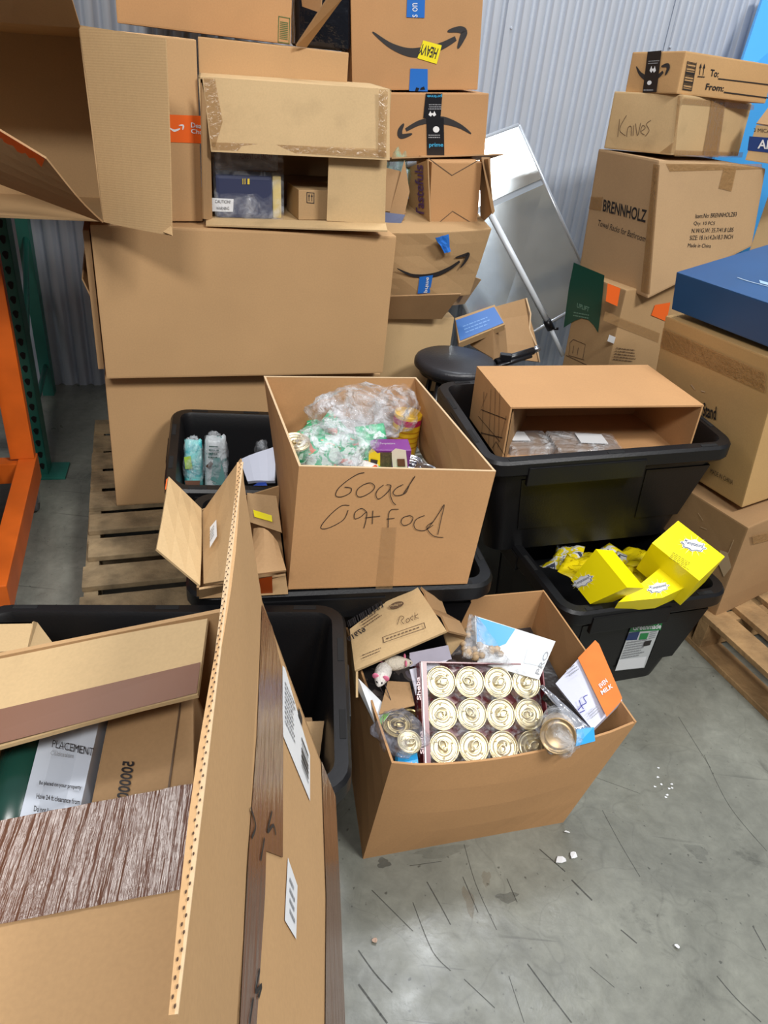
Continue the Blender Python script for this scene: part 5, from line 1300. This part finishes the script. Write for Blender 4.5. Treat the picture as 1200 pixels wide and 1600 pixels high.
# orange and white bag
P = [atz(886, 1092, .36), atz(925, 1138, .34), atz(970, 1092, .37), atz(930, 1004, .44)]
P = [atz(868, 1068, .37), atz(926, 1140, .345), atz(972, 1094, .375), atz(930, 1001, .44)]
ob = thing('orange_white_package', 'orange and white package leaning in the right corner of the low carton', 'package', P[1])
bm = nb(); panel(bm, P, .018, n=6, warp=lambda s, u: -.004 * math.sin(s * 3.1) * math.sin(u * 3.1), inward=(P[0] - CAM)); part('body', bm, plain('lilac_white_print', (206, 208, 226), .3), ob, world=True)
f = pface(ob, P[0], P[1], P[3], .007)
patch(f, [(903, 1030), (930, 1002), (936, 1008), (972, 1092), (970, 1098), (948, 1122)], plain('orange_print_card', (226, 126, 56), .35, var=.06, vscale=30), 'orange_panel')
text(f, 'EVEN', (939, 1078), (950, 1068), (935, 1072), WHITE, True, off=.009); text(f, 'MILK', (941, 1088), (958, 1076), (938, 1082), WHITE, True, off=.009)
pen(f, [[(905, 1096), (908, 1104), (912, 1110)], [(903, 1112), (910, 1104), (916, 1100), (912, 1092), (918, 1088)], [(906, 1116), (914, 1112)]], .002, plain('indigo_print', (70, 74, 150), .4), 'dog_drawing', off=.009)
shapes(f, lines(3, 4, .35), (890, 1060), (906, 1048), (884, 1048), GREY, off=.009); shapes(f, lines(3, 6, .35), (924, 1126), (940, 1112), (918, 1116), GREY, off=.009)
# foil bag in front of it
bm = nb(); P = [atz(848, 1070, .385), atz(925, 1140, .35), atz(905, 1146, .345), atz(842, 1072, .38)]
panel(bm, P, .008, n=8, warp=lambda s, u: .008 * noise.noise(Vector((s * 6, u * 6, 9)))); single('foil_bag', bm, plain('silver_foil', (196, 198, 204), .15, metal=.8, bump=.3, bscale=30), 'silver foil edge of a bag beside the orange and white package', 'bag', smooth=True)
bm = nb(); P = [atz(850, 1085, .37), atz(905, 1142, .34), atz(880, 1120, .335), atz(846, 1092, .36)]; panel(bm, P, .01, n=6, warp=lambda s, u: .008 * noise.noise(Vector((s * 6, u * 6, 3)))); single('foil_bag', bm, plain('black_foil', (30, 30, 34), .2, bump=.3, bscale=30), 'black foil bag between the tray and the orange and white package', 'bag', smooth=True)
# large can at right of the tray
p = atz(872, 1150, .365); nl = Vector((-.25, -.78, .57)).normalized()
bc = thing('large_can', 'large gold-ended can wrapped in film right of the tray', 'can', Matrix.Translation(p) @ nl.to_track_quat('Z', 'Y').to_matrix().to_4x4())
bm = nb(); lathe(bm, [(0, -.088), (.034, -.088), (.037, -.084), (.037, -.004)], 28); part('can_body', bm, plain('pale_label', (206, 190, 170), .35, var=.3, vscale=40), bc)
bm = nb(); lathe(bm, [(.037, -.004), (.0382, -.002), (.0382, .001), (.036, .002), (.034, -.002), (.028, -.002), (.026, -.0008), (.024, -.002), (0, -.002)], 28); part('lid', bm, plain('brown_gold', (176, 150, 112), .35, metal=.6), bc)
bm = nb(); blob(bm, (p.x + .01, p.y + .03, p.z - .02), .048, .06, .045, 0, 4, seed=8); single('plastic_wrap', bm, FILM, 'crinkled clear film around the large gold-ended can', 'plastic wrap', smooth=True)
for (pts, zs, lab_) in (([(900, 1166), (930, 1158), (928, 1136), (902, 1140)], (.335, .335, .355, .355), 'small blue box corner in the right end of the low carton'), ([(618, 1194), (654, 1197), (653, 1186), (622, 1188)], (.322, .322, .33, .33), 'small blue box corner at the left front of the low carton')):
    r, f = slab('blue_box', lab_, 'box', pts, zs, .04, BLU)
text(f, 'U', (641, 1194), (650, 1195), (642, 1189), WHITE, True, off=.003)
# left side: white card, toy mouse, string, cans in film
r, f = slab('white_green_card', 'white card with a green edge tucked at the left of the low carton', 'card', [(590, 1140), (612, 1112), (560, 1060), (556, 1070)], (.33, .34, .38, .36), .003, WHITE)
patch(f, [(590, 1140), (611, 1112), (604, 1104), (588, 1124)], plain('lime_print', (120, 196, 40), .4), 'green_edge')
r, f = slab('loose_card', 'small tan card wedged beside the toy mice', 'card', [(592, 1116), (648, 1102), (640, 1066), (606, 1064)], (.35, .355, .37, .37), .003, KRAFTD)
r, f = slab('loose_paper', 'white printed leaflet under the crushed carton', 'paper', [(650, 1086), (652, 1060), (706, 1028), (640, 1046)], (.37, .38, .40, .39), .002, plain('lilac_paper', (206, 206, 218), .5))
r, f = slab('loose_paper', 'grey printed packaging sheet beside the toy mice', 'paper', [(640, 1042), (706, 1030), (700, 1008), (640, 1020)], (.39, .40, .42, .41), .002, plain('dull_lilac', (150, 144, 160), .5, var=.2))
def mouse(label, c, s, yaw, mat):
    r = thing('toy_mouse', label, 'toy', frame(c.x, c.y, c.z, yaw), 'toy mice in the low carton')
    bm = nb(); t = bmesh.new(); bmesh.ops.create_uvsphere(t, u_segments=20, v_segments=12, radius=1)
    for v in t.verts:
        x = v.co.x; k = .5 - .18 * x; v.co = Vector((x * s, v.co.y * k * s, v.co.z * k * s * .9))
    merge(bm, t); part('body', bm, mat, r, smooth=True)
    for sy in (-1, 1):
        bm = nb(); t = bmesh.new(); bmesh.ops.create_uvsphere(t, u_segments=12, v_segments=8, radius=s * .22); t.transform(Matrix.Translation((s * .45, sy * s * .32, s * .25)) @ Matrix.Diagonal((.35, 1, 1, 1))); merge(bm, t); part('ear', bm, plain('pink_felt', (226, 120, 150), .8), r, smooth=True)
        bm = nb(); t = bmesh.new(); bmesh.ops.create_uvsphere(t, u_segments=8, v_segments=6, radius=s * .06); t.transform(Matrix.Translation((s * .8, sy * s * .16, s * .15))); merge(bm, t); part('eye', bm, INK, r, smooth=True)
    bm = nb(); tube(bm, [(-s * .9, 0, 0), (-s * 1.4, s * .3, 0), (-s * 1.9, -.1 * s, s * .1)], s * .05, 6); part('tail', bm, plain('pink_felt', (226, 120, 150), .8), r)
mouse('grey-white toy mouse with pink ears nearest the left wall of the low carton', atz(597, 1055, .392), .036, -100, plain('off_white_felt', (214, 208, 200), .9, bump=.5, bscale=200))
mouse('cream toy mouse behind the other one under the crushed carton', atz(622, 1036, .398), .034, 10, plain('cream_felt', (200, 190, 172), .9, bump=.5, bscale=200))
bm = nb()
for a, b in (((594, 1050), (612, 1098)), ((600, 1048), (606, 1080)), ((590, 1066), (600, 1086))): tube(bm, [atz(*a, .40), lerp(atz(*a, .39), atz(*b, .36), .5), atz(*b, .355)], .0009, 5)
single('string', bm, plain('dark_string', (60, 52, 58), .8), 'thin dark strings hanging from the toy mice', 'string')
p = atz(637, 1153, .34); can('gold can in loose film just left of the tray', frame(p.x, p.y, p.z - .035, 30, 15, 0), .026, .035, None, GOLD)
p = atz(618, 1128, .335); can('dull gold can deeper at the left of the low carton', frame(p.x, p.y, p.z - .035, 10, 8, 5), .033, .035, None, plain('dull_gold', (150, 132, 90), .3, metal=.8))
p = atz(640, 1120, .33); can('dull gold can behind the one left of the tray', frame(p.x, p.y, p.z - .035, 80, 8, 5), .03, .03, None, plain('dull_gold', (150, 132, 90), .3, metal=.8))
bm = nb(); p = atz(625, 1145, .345); blob(bm, (p.x, p.y, p.z), .055, .06, .022, 30, 4, seed=12); single('plastic_wrap', bm, film('dark_film', (170, 172, 185), .12, .5, 18, .1, .9), 'crinkled film over the dull cans at the left of the low carton', 'plastic wrap', smooth=True)
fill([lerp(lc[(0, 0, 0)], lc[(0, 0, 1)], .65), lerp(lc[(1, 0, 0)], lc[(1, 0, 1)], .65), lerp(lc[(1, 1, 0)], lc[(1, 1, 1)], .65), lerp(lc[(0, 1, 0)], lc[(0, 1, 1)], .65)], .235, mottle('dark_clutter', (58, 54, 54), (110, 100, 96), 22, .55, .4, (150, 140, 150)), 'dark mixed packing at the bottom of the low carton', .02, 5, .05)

# =================================================================== TREAT BAGS IN TOTE C
AQ = mottle('aqua_print', (70, 178, 184), (120, 206, 204), 26, .5); SW = mottle('silver_white_print', (206, 212, 212), (120, 160, 158), 34, .58)
def standbag(label, a, b, top_, zb, ztp, mat, extra=None, group='treat bags in the black tote'):
    A, B = atz(*a, zb), atz(*b, zb); w_ = (B - A).length; yaw = math.degrees(math.atan2(B.y - A.y, B.x - A.x))
    r = thing('treat_bag', label, 'bag', frame(A.x, A.y, zb, yaw, -12, 0), group); h = ztp - zb
    bm = nb(); n = 10; g = {}
    for k in (1, -1):
        for j in range(n + 1):
            for i in range(n + 1):
                s, u = i / n, j / n; th = .028 * (1 - u) ** .5 * math.sqrt(max(0, math.sin(math.pi * min(1, max(0, s)))))
                nn_ = .006 * noise.noise(Vector((s * 6, u * 8, w_ * 90)))
                g[(k, i, j)] = bm.verts.new((s * w_ + .1 * w_ * (s - .5) * -u, -k * (th + .001) + nn_, u * h + .01 * noise.noise(Vector((s * 5, 7, 0))) * u))
        for j in range(n):
            for i in range(n): bm.faces.new((g[(k, i, j)], g[(k, i + 1, j)], g[(k, i + 1, j + 1)], g[(k, i, j + 1)]))
    bmesh.ops.remove_doubles(bm, verts=bm.verts[:], dist=.0025)
    part('film_bag', bm, mat, r, smooth=True)
    bm = nb(); blob(bm, (w_ / 2, 0, h * .52), w_ * .55, .035, h * .55, 0, 4, seed=len(label)); part('clear_outer', bm, FILM, r, smooth=True)
    return r, w_, h
r, w_, h = standbag('aqua treat bag standing at the left in the black tote', (288, 758), (318, 759), None, .42, .56, AQ)
f = side(r, w_, .1, h, 'front', .03)
patch(f, [(291, 746), (315, 746), (313, 757), (293, 757)], plain('cocoa_print', (120, 84, 66), .5), 'brown_window'); patch(f, [(290, 710), (300, 708), (303, 728), (292, 728)], plain('lime_green_print', (160, 196, 70), .4), 'green_print')
r, w_, h = standbag('silver and white treat bag next to the aqua one', (320, 760), (356, 760), None, .42, .575, SW)
f = side(r, w_, .1, h, 'front', .03)
shapes(f, lines(4, 21, .4), (326, 712), (344, 713), (328, 690), plain('dark_green_text', (60, 92, 84), .4)); patch(f, [(330, 745), (334, 712), (344, 710), (352, 740), (350, 755)], plain('teal_print', (110, 160, 156), .4), 'teal_panel'); patch(f, [(322, 724), (330, 716), (334, 720), (328, 728)], plain('brown_spot_print', (90, 66, 50), .5), 'brown_print')
P = [atz(388, 756, .50), atz(430, 754, .51), atz(432, 700, .57), atz(376, 722, .53)]
tb = thing('white_envelope', 'white and blue printed packet standing behind the tall cut flap', 'packet', P[0]); bm = nb(); panel(bm, P, .012, n=4, warp=lambda s, u: .003 * math.sin(s * 5)); part('body', bm, plain('cool_white', (214, 218, 232), .35), tb, world=True)
f = pface(tb, P[0], P[1], P[3], .004); patch(f, [(396, 760), (414, 749), (418, 760)], plain('royal_blue_print', (40, 74, 170), .4), 'blue_corner'); patch(f, [(382, 730), (390, 727), (392, 736), (385, 739)], plain('royal_blue_print', (40, 74, 170), .4), 'blue_logo')
bm = nb(); p = atz(408, 702, .52); blob(bm, (p.x, p.y, p.z), .02, .03, .03, 0, 3, seed=4); single('plastic_wrap', bm, FILM, 'bit of clear film beside the white and blue packet', 'plastic wrap', smooth=True)

# =================================================================== SMALL OPEN CARTON WITH ORANGE TAPE (left of the cat food carton)
zq = .515
P0, P1 = atz(311, 932, zq), atz(450, 925, zq); 
back = [atz(330, 800, .60), atz(432, 800, .62)]
ot = thing('open_carton', 'small open carton with orange tape, its left flap folded out over the pallet', 'cardboard box', frame(P0.x, P0.y, zq, 10))
z1 = .56
a, b, c_, d = atz(311, 918, z1), atz(446, 896, z1), atz(436, 760, .62), atz(316, 797, z1 + .03)
bm = nb(); panel(bm, [P0, P1, b, a], .005); part('front_panel', bm, KRAFT4, ot, world=True)
f = pface(ot, P0, P1, a, .002); patch(f, [(405, 903), (425, 899), (426, 926), (408, 929)], ORANGET, 'orange_tape')
bm = nb(); dz = Vector((0, 0, -.04)); 
panel(bm, [a, d, d + Vector((0, 0, -.08)), P0], .005); panel(bm, [d, c_, c_ + Vector((0, 0, -.1)), d + Vector((0, 0, -.08))], .005)
panel(bm, [P0, P1, c_ + Vector((0, 0, -.10)), d + Vector((0, 0, -.075))], .005); part('body', bm, KRAFT4, ot, world=True)
bm = nb(); panel(bm, [atz(311, 917, z1), atz(313, 797, .60), atz(262, 747, .70), atz(243, 860, .62)], .005, n=3, warp=lambda s, u: .004 * math.sin(s * 3)); part('flap', bm, KRAFT3, ot, 'left flap folded outwards', world=True)
f = pface(ot, atz(311, 917, z1), atz(313, 797, .60), atz(243, 860, .62), .006); patch(f, [(262, 748), (258, 752), (256, 768), (260, 765)], ORANGET, 'tape_strip')
bm = nb(); Pf = [atz(322, 912, .565), atz(385, 906, .60), atz(392, 725, .73), atz(372, 722, .73)]
Pf = [atz(315, 905, .575), atz(400, 895, .61), atz(398, 770, .70), atz(378, 712, .74)]
Pf = [atz(318, 912, .565), atz(316, 800, .60), atz(376, 716, .72), atz(392, 900, .63)]
panel(bm, Pf, .005, n=3); part('flap', bm, KRAFT4, ot, 'raised flap with a white paper label', world=True)
f = pface(ot, Pf[0], Pf[1], Pf[2], .007); patch(f, [(332, 826), (342, 814), (343, 840), (332, 858)], WHITE, 'paper_label'); shapes(f, lines(4, 8), (333, 850), (341, 836), (333, 832), GREY, off=.009)
bm = nb(); panel(bm, [atz(392, 900, .60), atz(447, 893, .60), atz(434, 850, .62), atz(396, 828, .63)], .005, n=5, warp=lambda s, u: .02 * math.sin(s * 3.14) * u); part('flap', bm, KRAFTD, ot, 'crumpled inner flap', world=True)
r, f = slab('yellow_strip_card', 'brown sheet with a bright yellow stripe beside the cat food carton', 'cardboard', [(388, 815), (440, 832), (432, 775), (386, 770)], (.62, .62, .66, .66), .005, KRAFT4)
patch(f, [(396, 797), (425, 806), (426, 816), (398, 808)], YELL, 'yellow_stripe')

# =================================================================== FOREGROUND TAPE-WRAPPED CARTON
sF = .85
pF = frame(-.416 * sF, .160 * sF, EYE - (EYE - .297) * sF, 8.4, 2.3, -15.5); WF, DF, HF = .5 * sF, .6 * sF, .465 * sF
fg = thing('open_carton', 'foreground carton wrapped in brown tape, top slit open, one flap upright', 'cardboard box', pF)
c = hexa(WF, DF, HF); bm = nb(); walls(bm, c, ['front', 'back', 'left', 'right', 'bottom'], .006, n=1); part('body', bm, KRAFT, fg)
fr = side(fg, WF, DF, HF, 'right'); ftop = side(fg, WF, DF, HF, 'top', .001)
# near top flap
bm = nb(); panel(bm, [(0, 0, HF), (WF, 0, HF), (WF, .32 * sF, HF), (0, .322 * sF, HF)], .006, n=4, inward=(0, 0, -1)); part('flap', bm, KRAFT, fg, 'near top flap')
bm = nb(); n = 30; g = []
y0_, y1_ = .208 * sF, .323 * sF
for j in range(9):
    g.append([bm.verts.new((lerp(-.002, WF * .995, i / 40), lerp(y0_, y1_, j / 8), HF + .002 + .0016 * noise.noise(Vector((i * .55, j * .12, 0))) + .0006 * noise.noise(Vector((i * 2., j * 1.2, 3))))) for i in range(41)])
for j in range(8):
    for i in range(40): bm.faces.new((g[j][i], g[j][i + 1], g[j + 1][i + 1], g[j + 1][i]))
part('brown_tape', bm, BROWNT, fg, 'wide glossy brown tape on the near top flap', smooth=True)
# far top flap, free edge slightly sagging
h_ = [Vector(v) * sF for v in ((0, .592, .465), (.425, .584, .465), (.421, .462, .452), (0, .425, .455))]
bm = nb(); panel(bm, h_, .005, n=6, inward=(0, 0, -1), warp=lambda s, u: .002 * math.sin(s * 6)); part('flap', bm, KRAFT3, fg, 'far top flap')
f2 = Face(fg, h_[0], (h_[1] - h_[0]).cross(h_[3] - h_[0]), .003)
bm = nb(); bm.faces.new([bm.verts.new(q + Vector((0, 0, .0035))) for q in (h_[3], h_[2], lerp(h_[2], h_[1], .38), lerp(h_[3], h_[0], .36))]); part('brown_tape', bm, plain('brown_tape_smooth', (118, 76, 52), .42, bump=.1, bscale=14), fg)
# upright flap on the right with its cut edge
vec = Vector((.0363, 0, .2173)) * sF; yA, yB = .6 * sF, .010 * sF
H0, H1 = Vector((WF, yA, HF)), Vector((WF, yB, HF))
T0 = H0 + vec; T1 = H1 + vec
bm = nb(); panel(bm, [H1 + Vector((0, -.02, 0)), H0, T0, T1], .004, ns=(10, 4), inward=(-1, 0, 0), warp=lambda s, u: .003 * math.sin(s * 7) * u); part('flap', bm, KRAFT, fg, 'tall flap standing upright along the right side')
bm = nb(); L_e = (T0 - T1).length; nfl = 120; dirv = (T0 - T1).normalized()
panel(bm, [T1 + Vector((-.0040, 0, .0002)), T0 + Vector((-.0040, 0, .0002)), T0 + Vector((.0004, 0, .0002)), T1 + Vector((.0004, 0, .0002))], .0008, ns=(1, 1)); part('cut_edge', bm, EDGE, fg)
bm = nb()
for i in range(nfl):
    y = lerp(yB + .003, yA - .003, i / (nfl - 1)); x = WF + vec.x; z = HF + vec.z + .0014
    o_ = -.0027 if i % 2 else -.0011
    poly(bm, [(x + o_ + .0006 * math.cos(t), y + .0012 * math.sin(t), z) for t in np.linspace(0, 5.2, 6)])
part('flute_holes', bm, plain('flute_shadow', (74, 52, 36), .9), fg, 'row of dark corrugation holes')
# right side: labels and tape
patch(fr, [(408, 944), (424, 980), (438, 1040), (441, 1150), (440, 1340), (414, 1330), (412, 1400), (398, 1610), (372, 1610), (385, 1350), (400, 1150), (406, 1000)], BROWNT, 'brown_tape', label='brown tape running along the upper edge')
patch(fr, [(501, 1190), (523, 1245), (530, 1400), (538, 1620), (506, 1620), (508, 1400)], BROWNT, 'brown_tape', off=.0016)
patch(fr, [(440, 1040), (444, 1044), (483, 1180), (483, 1252), (440, 1148)], WHITE, 'shipping_label')
shapes(fr, bars(9, 6, vertical=False), (469, 1196), (480, 1225), (469, 1150), INK, off=.002)
shapes(fr, lines(9, 12, .4), (443, 1130), (462, 1170), (443, 1062), GREY, off=.002)
shapes(fr, [[(0, 0), (1, 0), (1, 1), (0, 1)]], (464, 1118), (470, 1136), (464, 1104), INK, off=.002)
patch(fr, [(448, 1340), (463, 1384), (461, 1468), (443, 1438)], WHITE, 'shipping_label'); shapes(fr, lines(4, 14, .4), (450, 1430), (459, 1450), (450, 1365), GREY, off=.002)
pen(fr, [[(410, 1310), (404, 1345)], [(422, 1268), (415, 1300), (424, 1290), (428, 1305)]], .003, INK, off=.002)
pen(fr, [[(392, 1560), (386, 1600)], [(402, 1515), (396, 1550), (405, 1540), (400, 1560)], [(388, 1262), (396, 1290), (390, 1310)]], .003, INK, off=.002)
# what lies inside
gp = thing('placement_bag', 'grey printed bag with placement instructions inside the foreground carton', 'bag', pF @ Matrix.Translation((.0, .30 * sF, .06)))
low = Face(fg, (0, 0, .40 * sF), (0, 0, 1), 0)
def lowp(px, py, dz=0): return pF @ (low.hit(px, py, off=0) + Vector((0, 0, dz)))
PW = [lowp(22, 1310), lowp(120, 1290), lowp(166, 1080), lowp(76, 1100)]
bm = nb(); panel(bm, PW, .02, n=4, inward=(0, 0, -1), warp=lambda s, u: .003 * math.sin(s * 6)); part('body', bm, plain('pale_grey_bag', (196, 202, 212), .35), gp, world=True)
f = pface(gp, PW[0], PW[1], PW[3], .004)
text(f, 'PLACEMENT', (84, 1172), (148, 1186), (86, 1160), off=.005); text(f, 'Colocacion', (82, 1184), (116, 1189), (83, 1177), GREY, off=.005)
for s_, a_, b_, t_ in (('Be placed on your property', (64, 1232), (130, 1240), (65, 1224)), ('Have 24 ft clearance from', (60, 1252), (128, 1262), (61, 1244)), ('Do not lie under', (56, 1272), (100, 1280), (57, 1263))):
    text(f, s_, a_, b_, t_, off=.005, bold=True)
tb_ = thing('green_tube', 'dark green round tube inside the foreground carton', 'tube', lowp(10, 1300, -.04))
bm = nb(); tube(bm, [lowp(-6, 1320, -.025), lowp(48, 1080, -.025)], .030, 24); part('tube', bm, plain('dark_green_gloss', (24, 62, 52), .25), tb_, world=True)
PI_ = [lowp(128, 1300, -.006), lowp(300, 1262, -.006), lowp(300, 1070, -.006), lowp(172, 1085, -.006)]
nbx = thing('inner_carton', 'brown inner carton with printed number inside the foreground carton', 'cardboard box', PI_[0])
dn = (pF.to_3x3() @ Vector((0, 0, -.2))); ic = {(0, 0, 1): PI_[0], (1, 0, 1): PI_[1], (1, 1, 1): PI_[2], (0, 1, 1): PI_[3]}
for k in ((0, 0), (1, 0), (1, 1), (0, 1)): ic[(k[0], k[1], 0)] = ic[(k[0], k[1], 1)] + dn
hexbody(nbx, ic, KRAFTD, .003)
f = pface(nbx, PI_[0], PI_[1], PI_[3], .002)
text(f, '5000000', (211, 1192), (200, 1262), (193, 1190), INK, True)
pen(f, [[(283, 1100), (262, 1250)]], .002, FADED, 'crease', smooth=False)

# boxes inside the left tote
x0 = atz(-30, 1030, .60); r = thing('cardboard_carton', 'brown carton corner in the left tote behind the foreground carton', 'cardboard box', frame(-.66, .98, .30, 5, 0, 0)); 
P = [atz(-60, 1028, .56), atz(42, 1016, .56), atz(52, 972, .56), atz(-60, 974, .56)]
bm = nb(); cpt = {(0, 0, 1): P[0], (1, 0, 1): P[1], (1, 1, 1): P[2], (0, 1, 1): P[3]}
bm = nb(); 
for k in ((0, 0), (1, 0), (1, 1), (0, 1)): cpt[(k[0], k[1], 0)] = cpt[(k[0], k[1], 1)] + Vector((.03 if k[0] else 0, 0, -.41))
walls(bm, cpt, ['front', 'back', 'left', 'right', 'top'], .004); part('body', bm, KRAFT3, r, world=True)
bm = nb(); panel(bm, [atz(42, 1018, .55), atz(86, 1014, .50), atz(56, 974, .54), atz(50, 972, .56)], .004); part('flap', bm, KRAFT3, r, world=True)
r = thing('cardboard_carton', 'small brown carton inside the right end of the left tote', 'cardboard box', frame(-.18, .92, .14, 10))
bm = nb(); box(bm, 0, .10, 0, .10, 0, .27, .004); part('body', bm, KRAFTD, r)
bm = nb(); panel(bm, [(0.02, 0, .27), (.11, 0, .27), (.12, .06, .30), (.02, .06, .30)], .004); part('flap', bm, KRAFT4, r)

# =================================================================== FLOOR LITTER
def scrap(px, py, w_, h_, yaw, label, mat=WHITE, seed=0):
    p = atz(px, py, .0); rnd = random.Random(seed); bm = nb()
    pts = [Vector((w_ * .5 * math.cos(a) * rnd.uniform(.6, 1.1), h_ * .5 * math.sin(a) * rnd.uniform(.6, 1.1), .003 + .003 * rnd.random())) for a in np.linspace(0, 2 * math.pi, 8)[:-1]]
    t = bmesh.new(); poly(t, pts, .0012); t.transform(frame(p.x, p.y, .001, yaw)); merge(bm, t)
    single('paper_scrap', bm, mat, label, 'paper scrap', 'scraps on the floor')
scrap(876, 1346, .034, .022, 20, 'largest white paper scrap on the floor in front of the low carton', seed=1)
scrap(895, 1338, .018, .022, -20, 'printed paper scrap just right of the largest scrap', seed=2)
scrap(1057, 1481, .014, .009, -30, 'tiny white scrap at the lower right of the floor', seed=3)
scrap(885, 1302, .02, .004, -5, 'thin white sliver next to the corner of the low carton', seed=4)
scrap(585, 1472, .013, .012, 10, 'small brownish scrap near the taped carton at lower left', plain('tan_scrap', (190, 160, 140), .7), seed=5)
bm = nb()
rnd = random.Random(9)
p = atz(1042, 1232, 0)
for i in range(9):
    t = bmesh.new(); poly(t, [(.004 * math.cos(a) * rnd.uniform(.5, 1.3), .003 * math.sin(a) * rnd.uniform(.5, 1.3), 0) for a in np.linspace(0, 6, 7)[:-1]], .0004); t.transform(Matrix.Translation((p.x + rnd.gauss(0, .014), p.y + rnd.gauss(0, .02), .0006))); merge(bm, t)
single('white_crumbs', bm, WHITE, 'white crumbs scattered on the floor right of the low carton', 'crumbs', kind='stuff')

for o in bpy.data.objects:
    if '_m' in o: del o['_m']
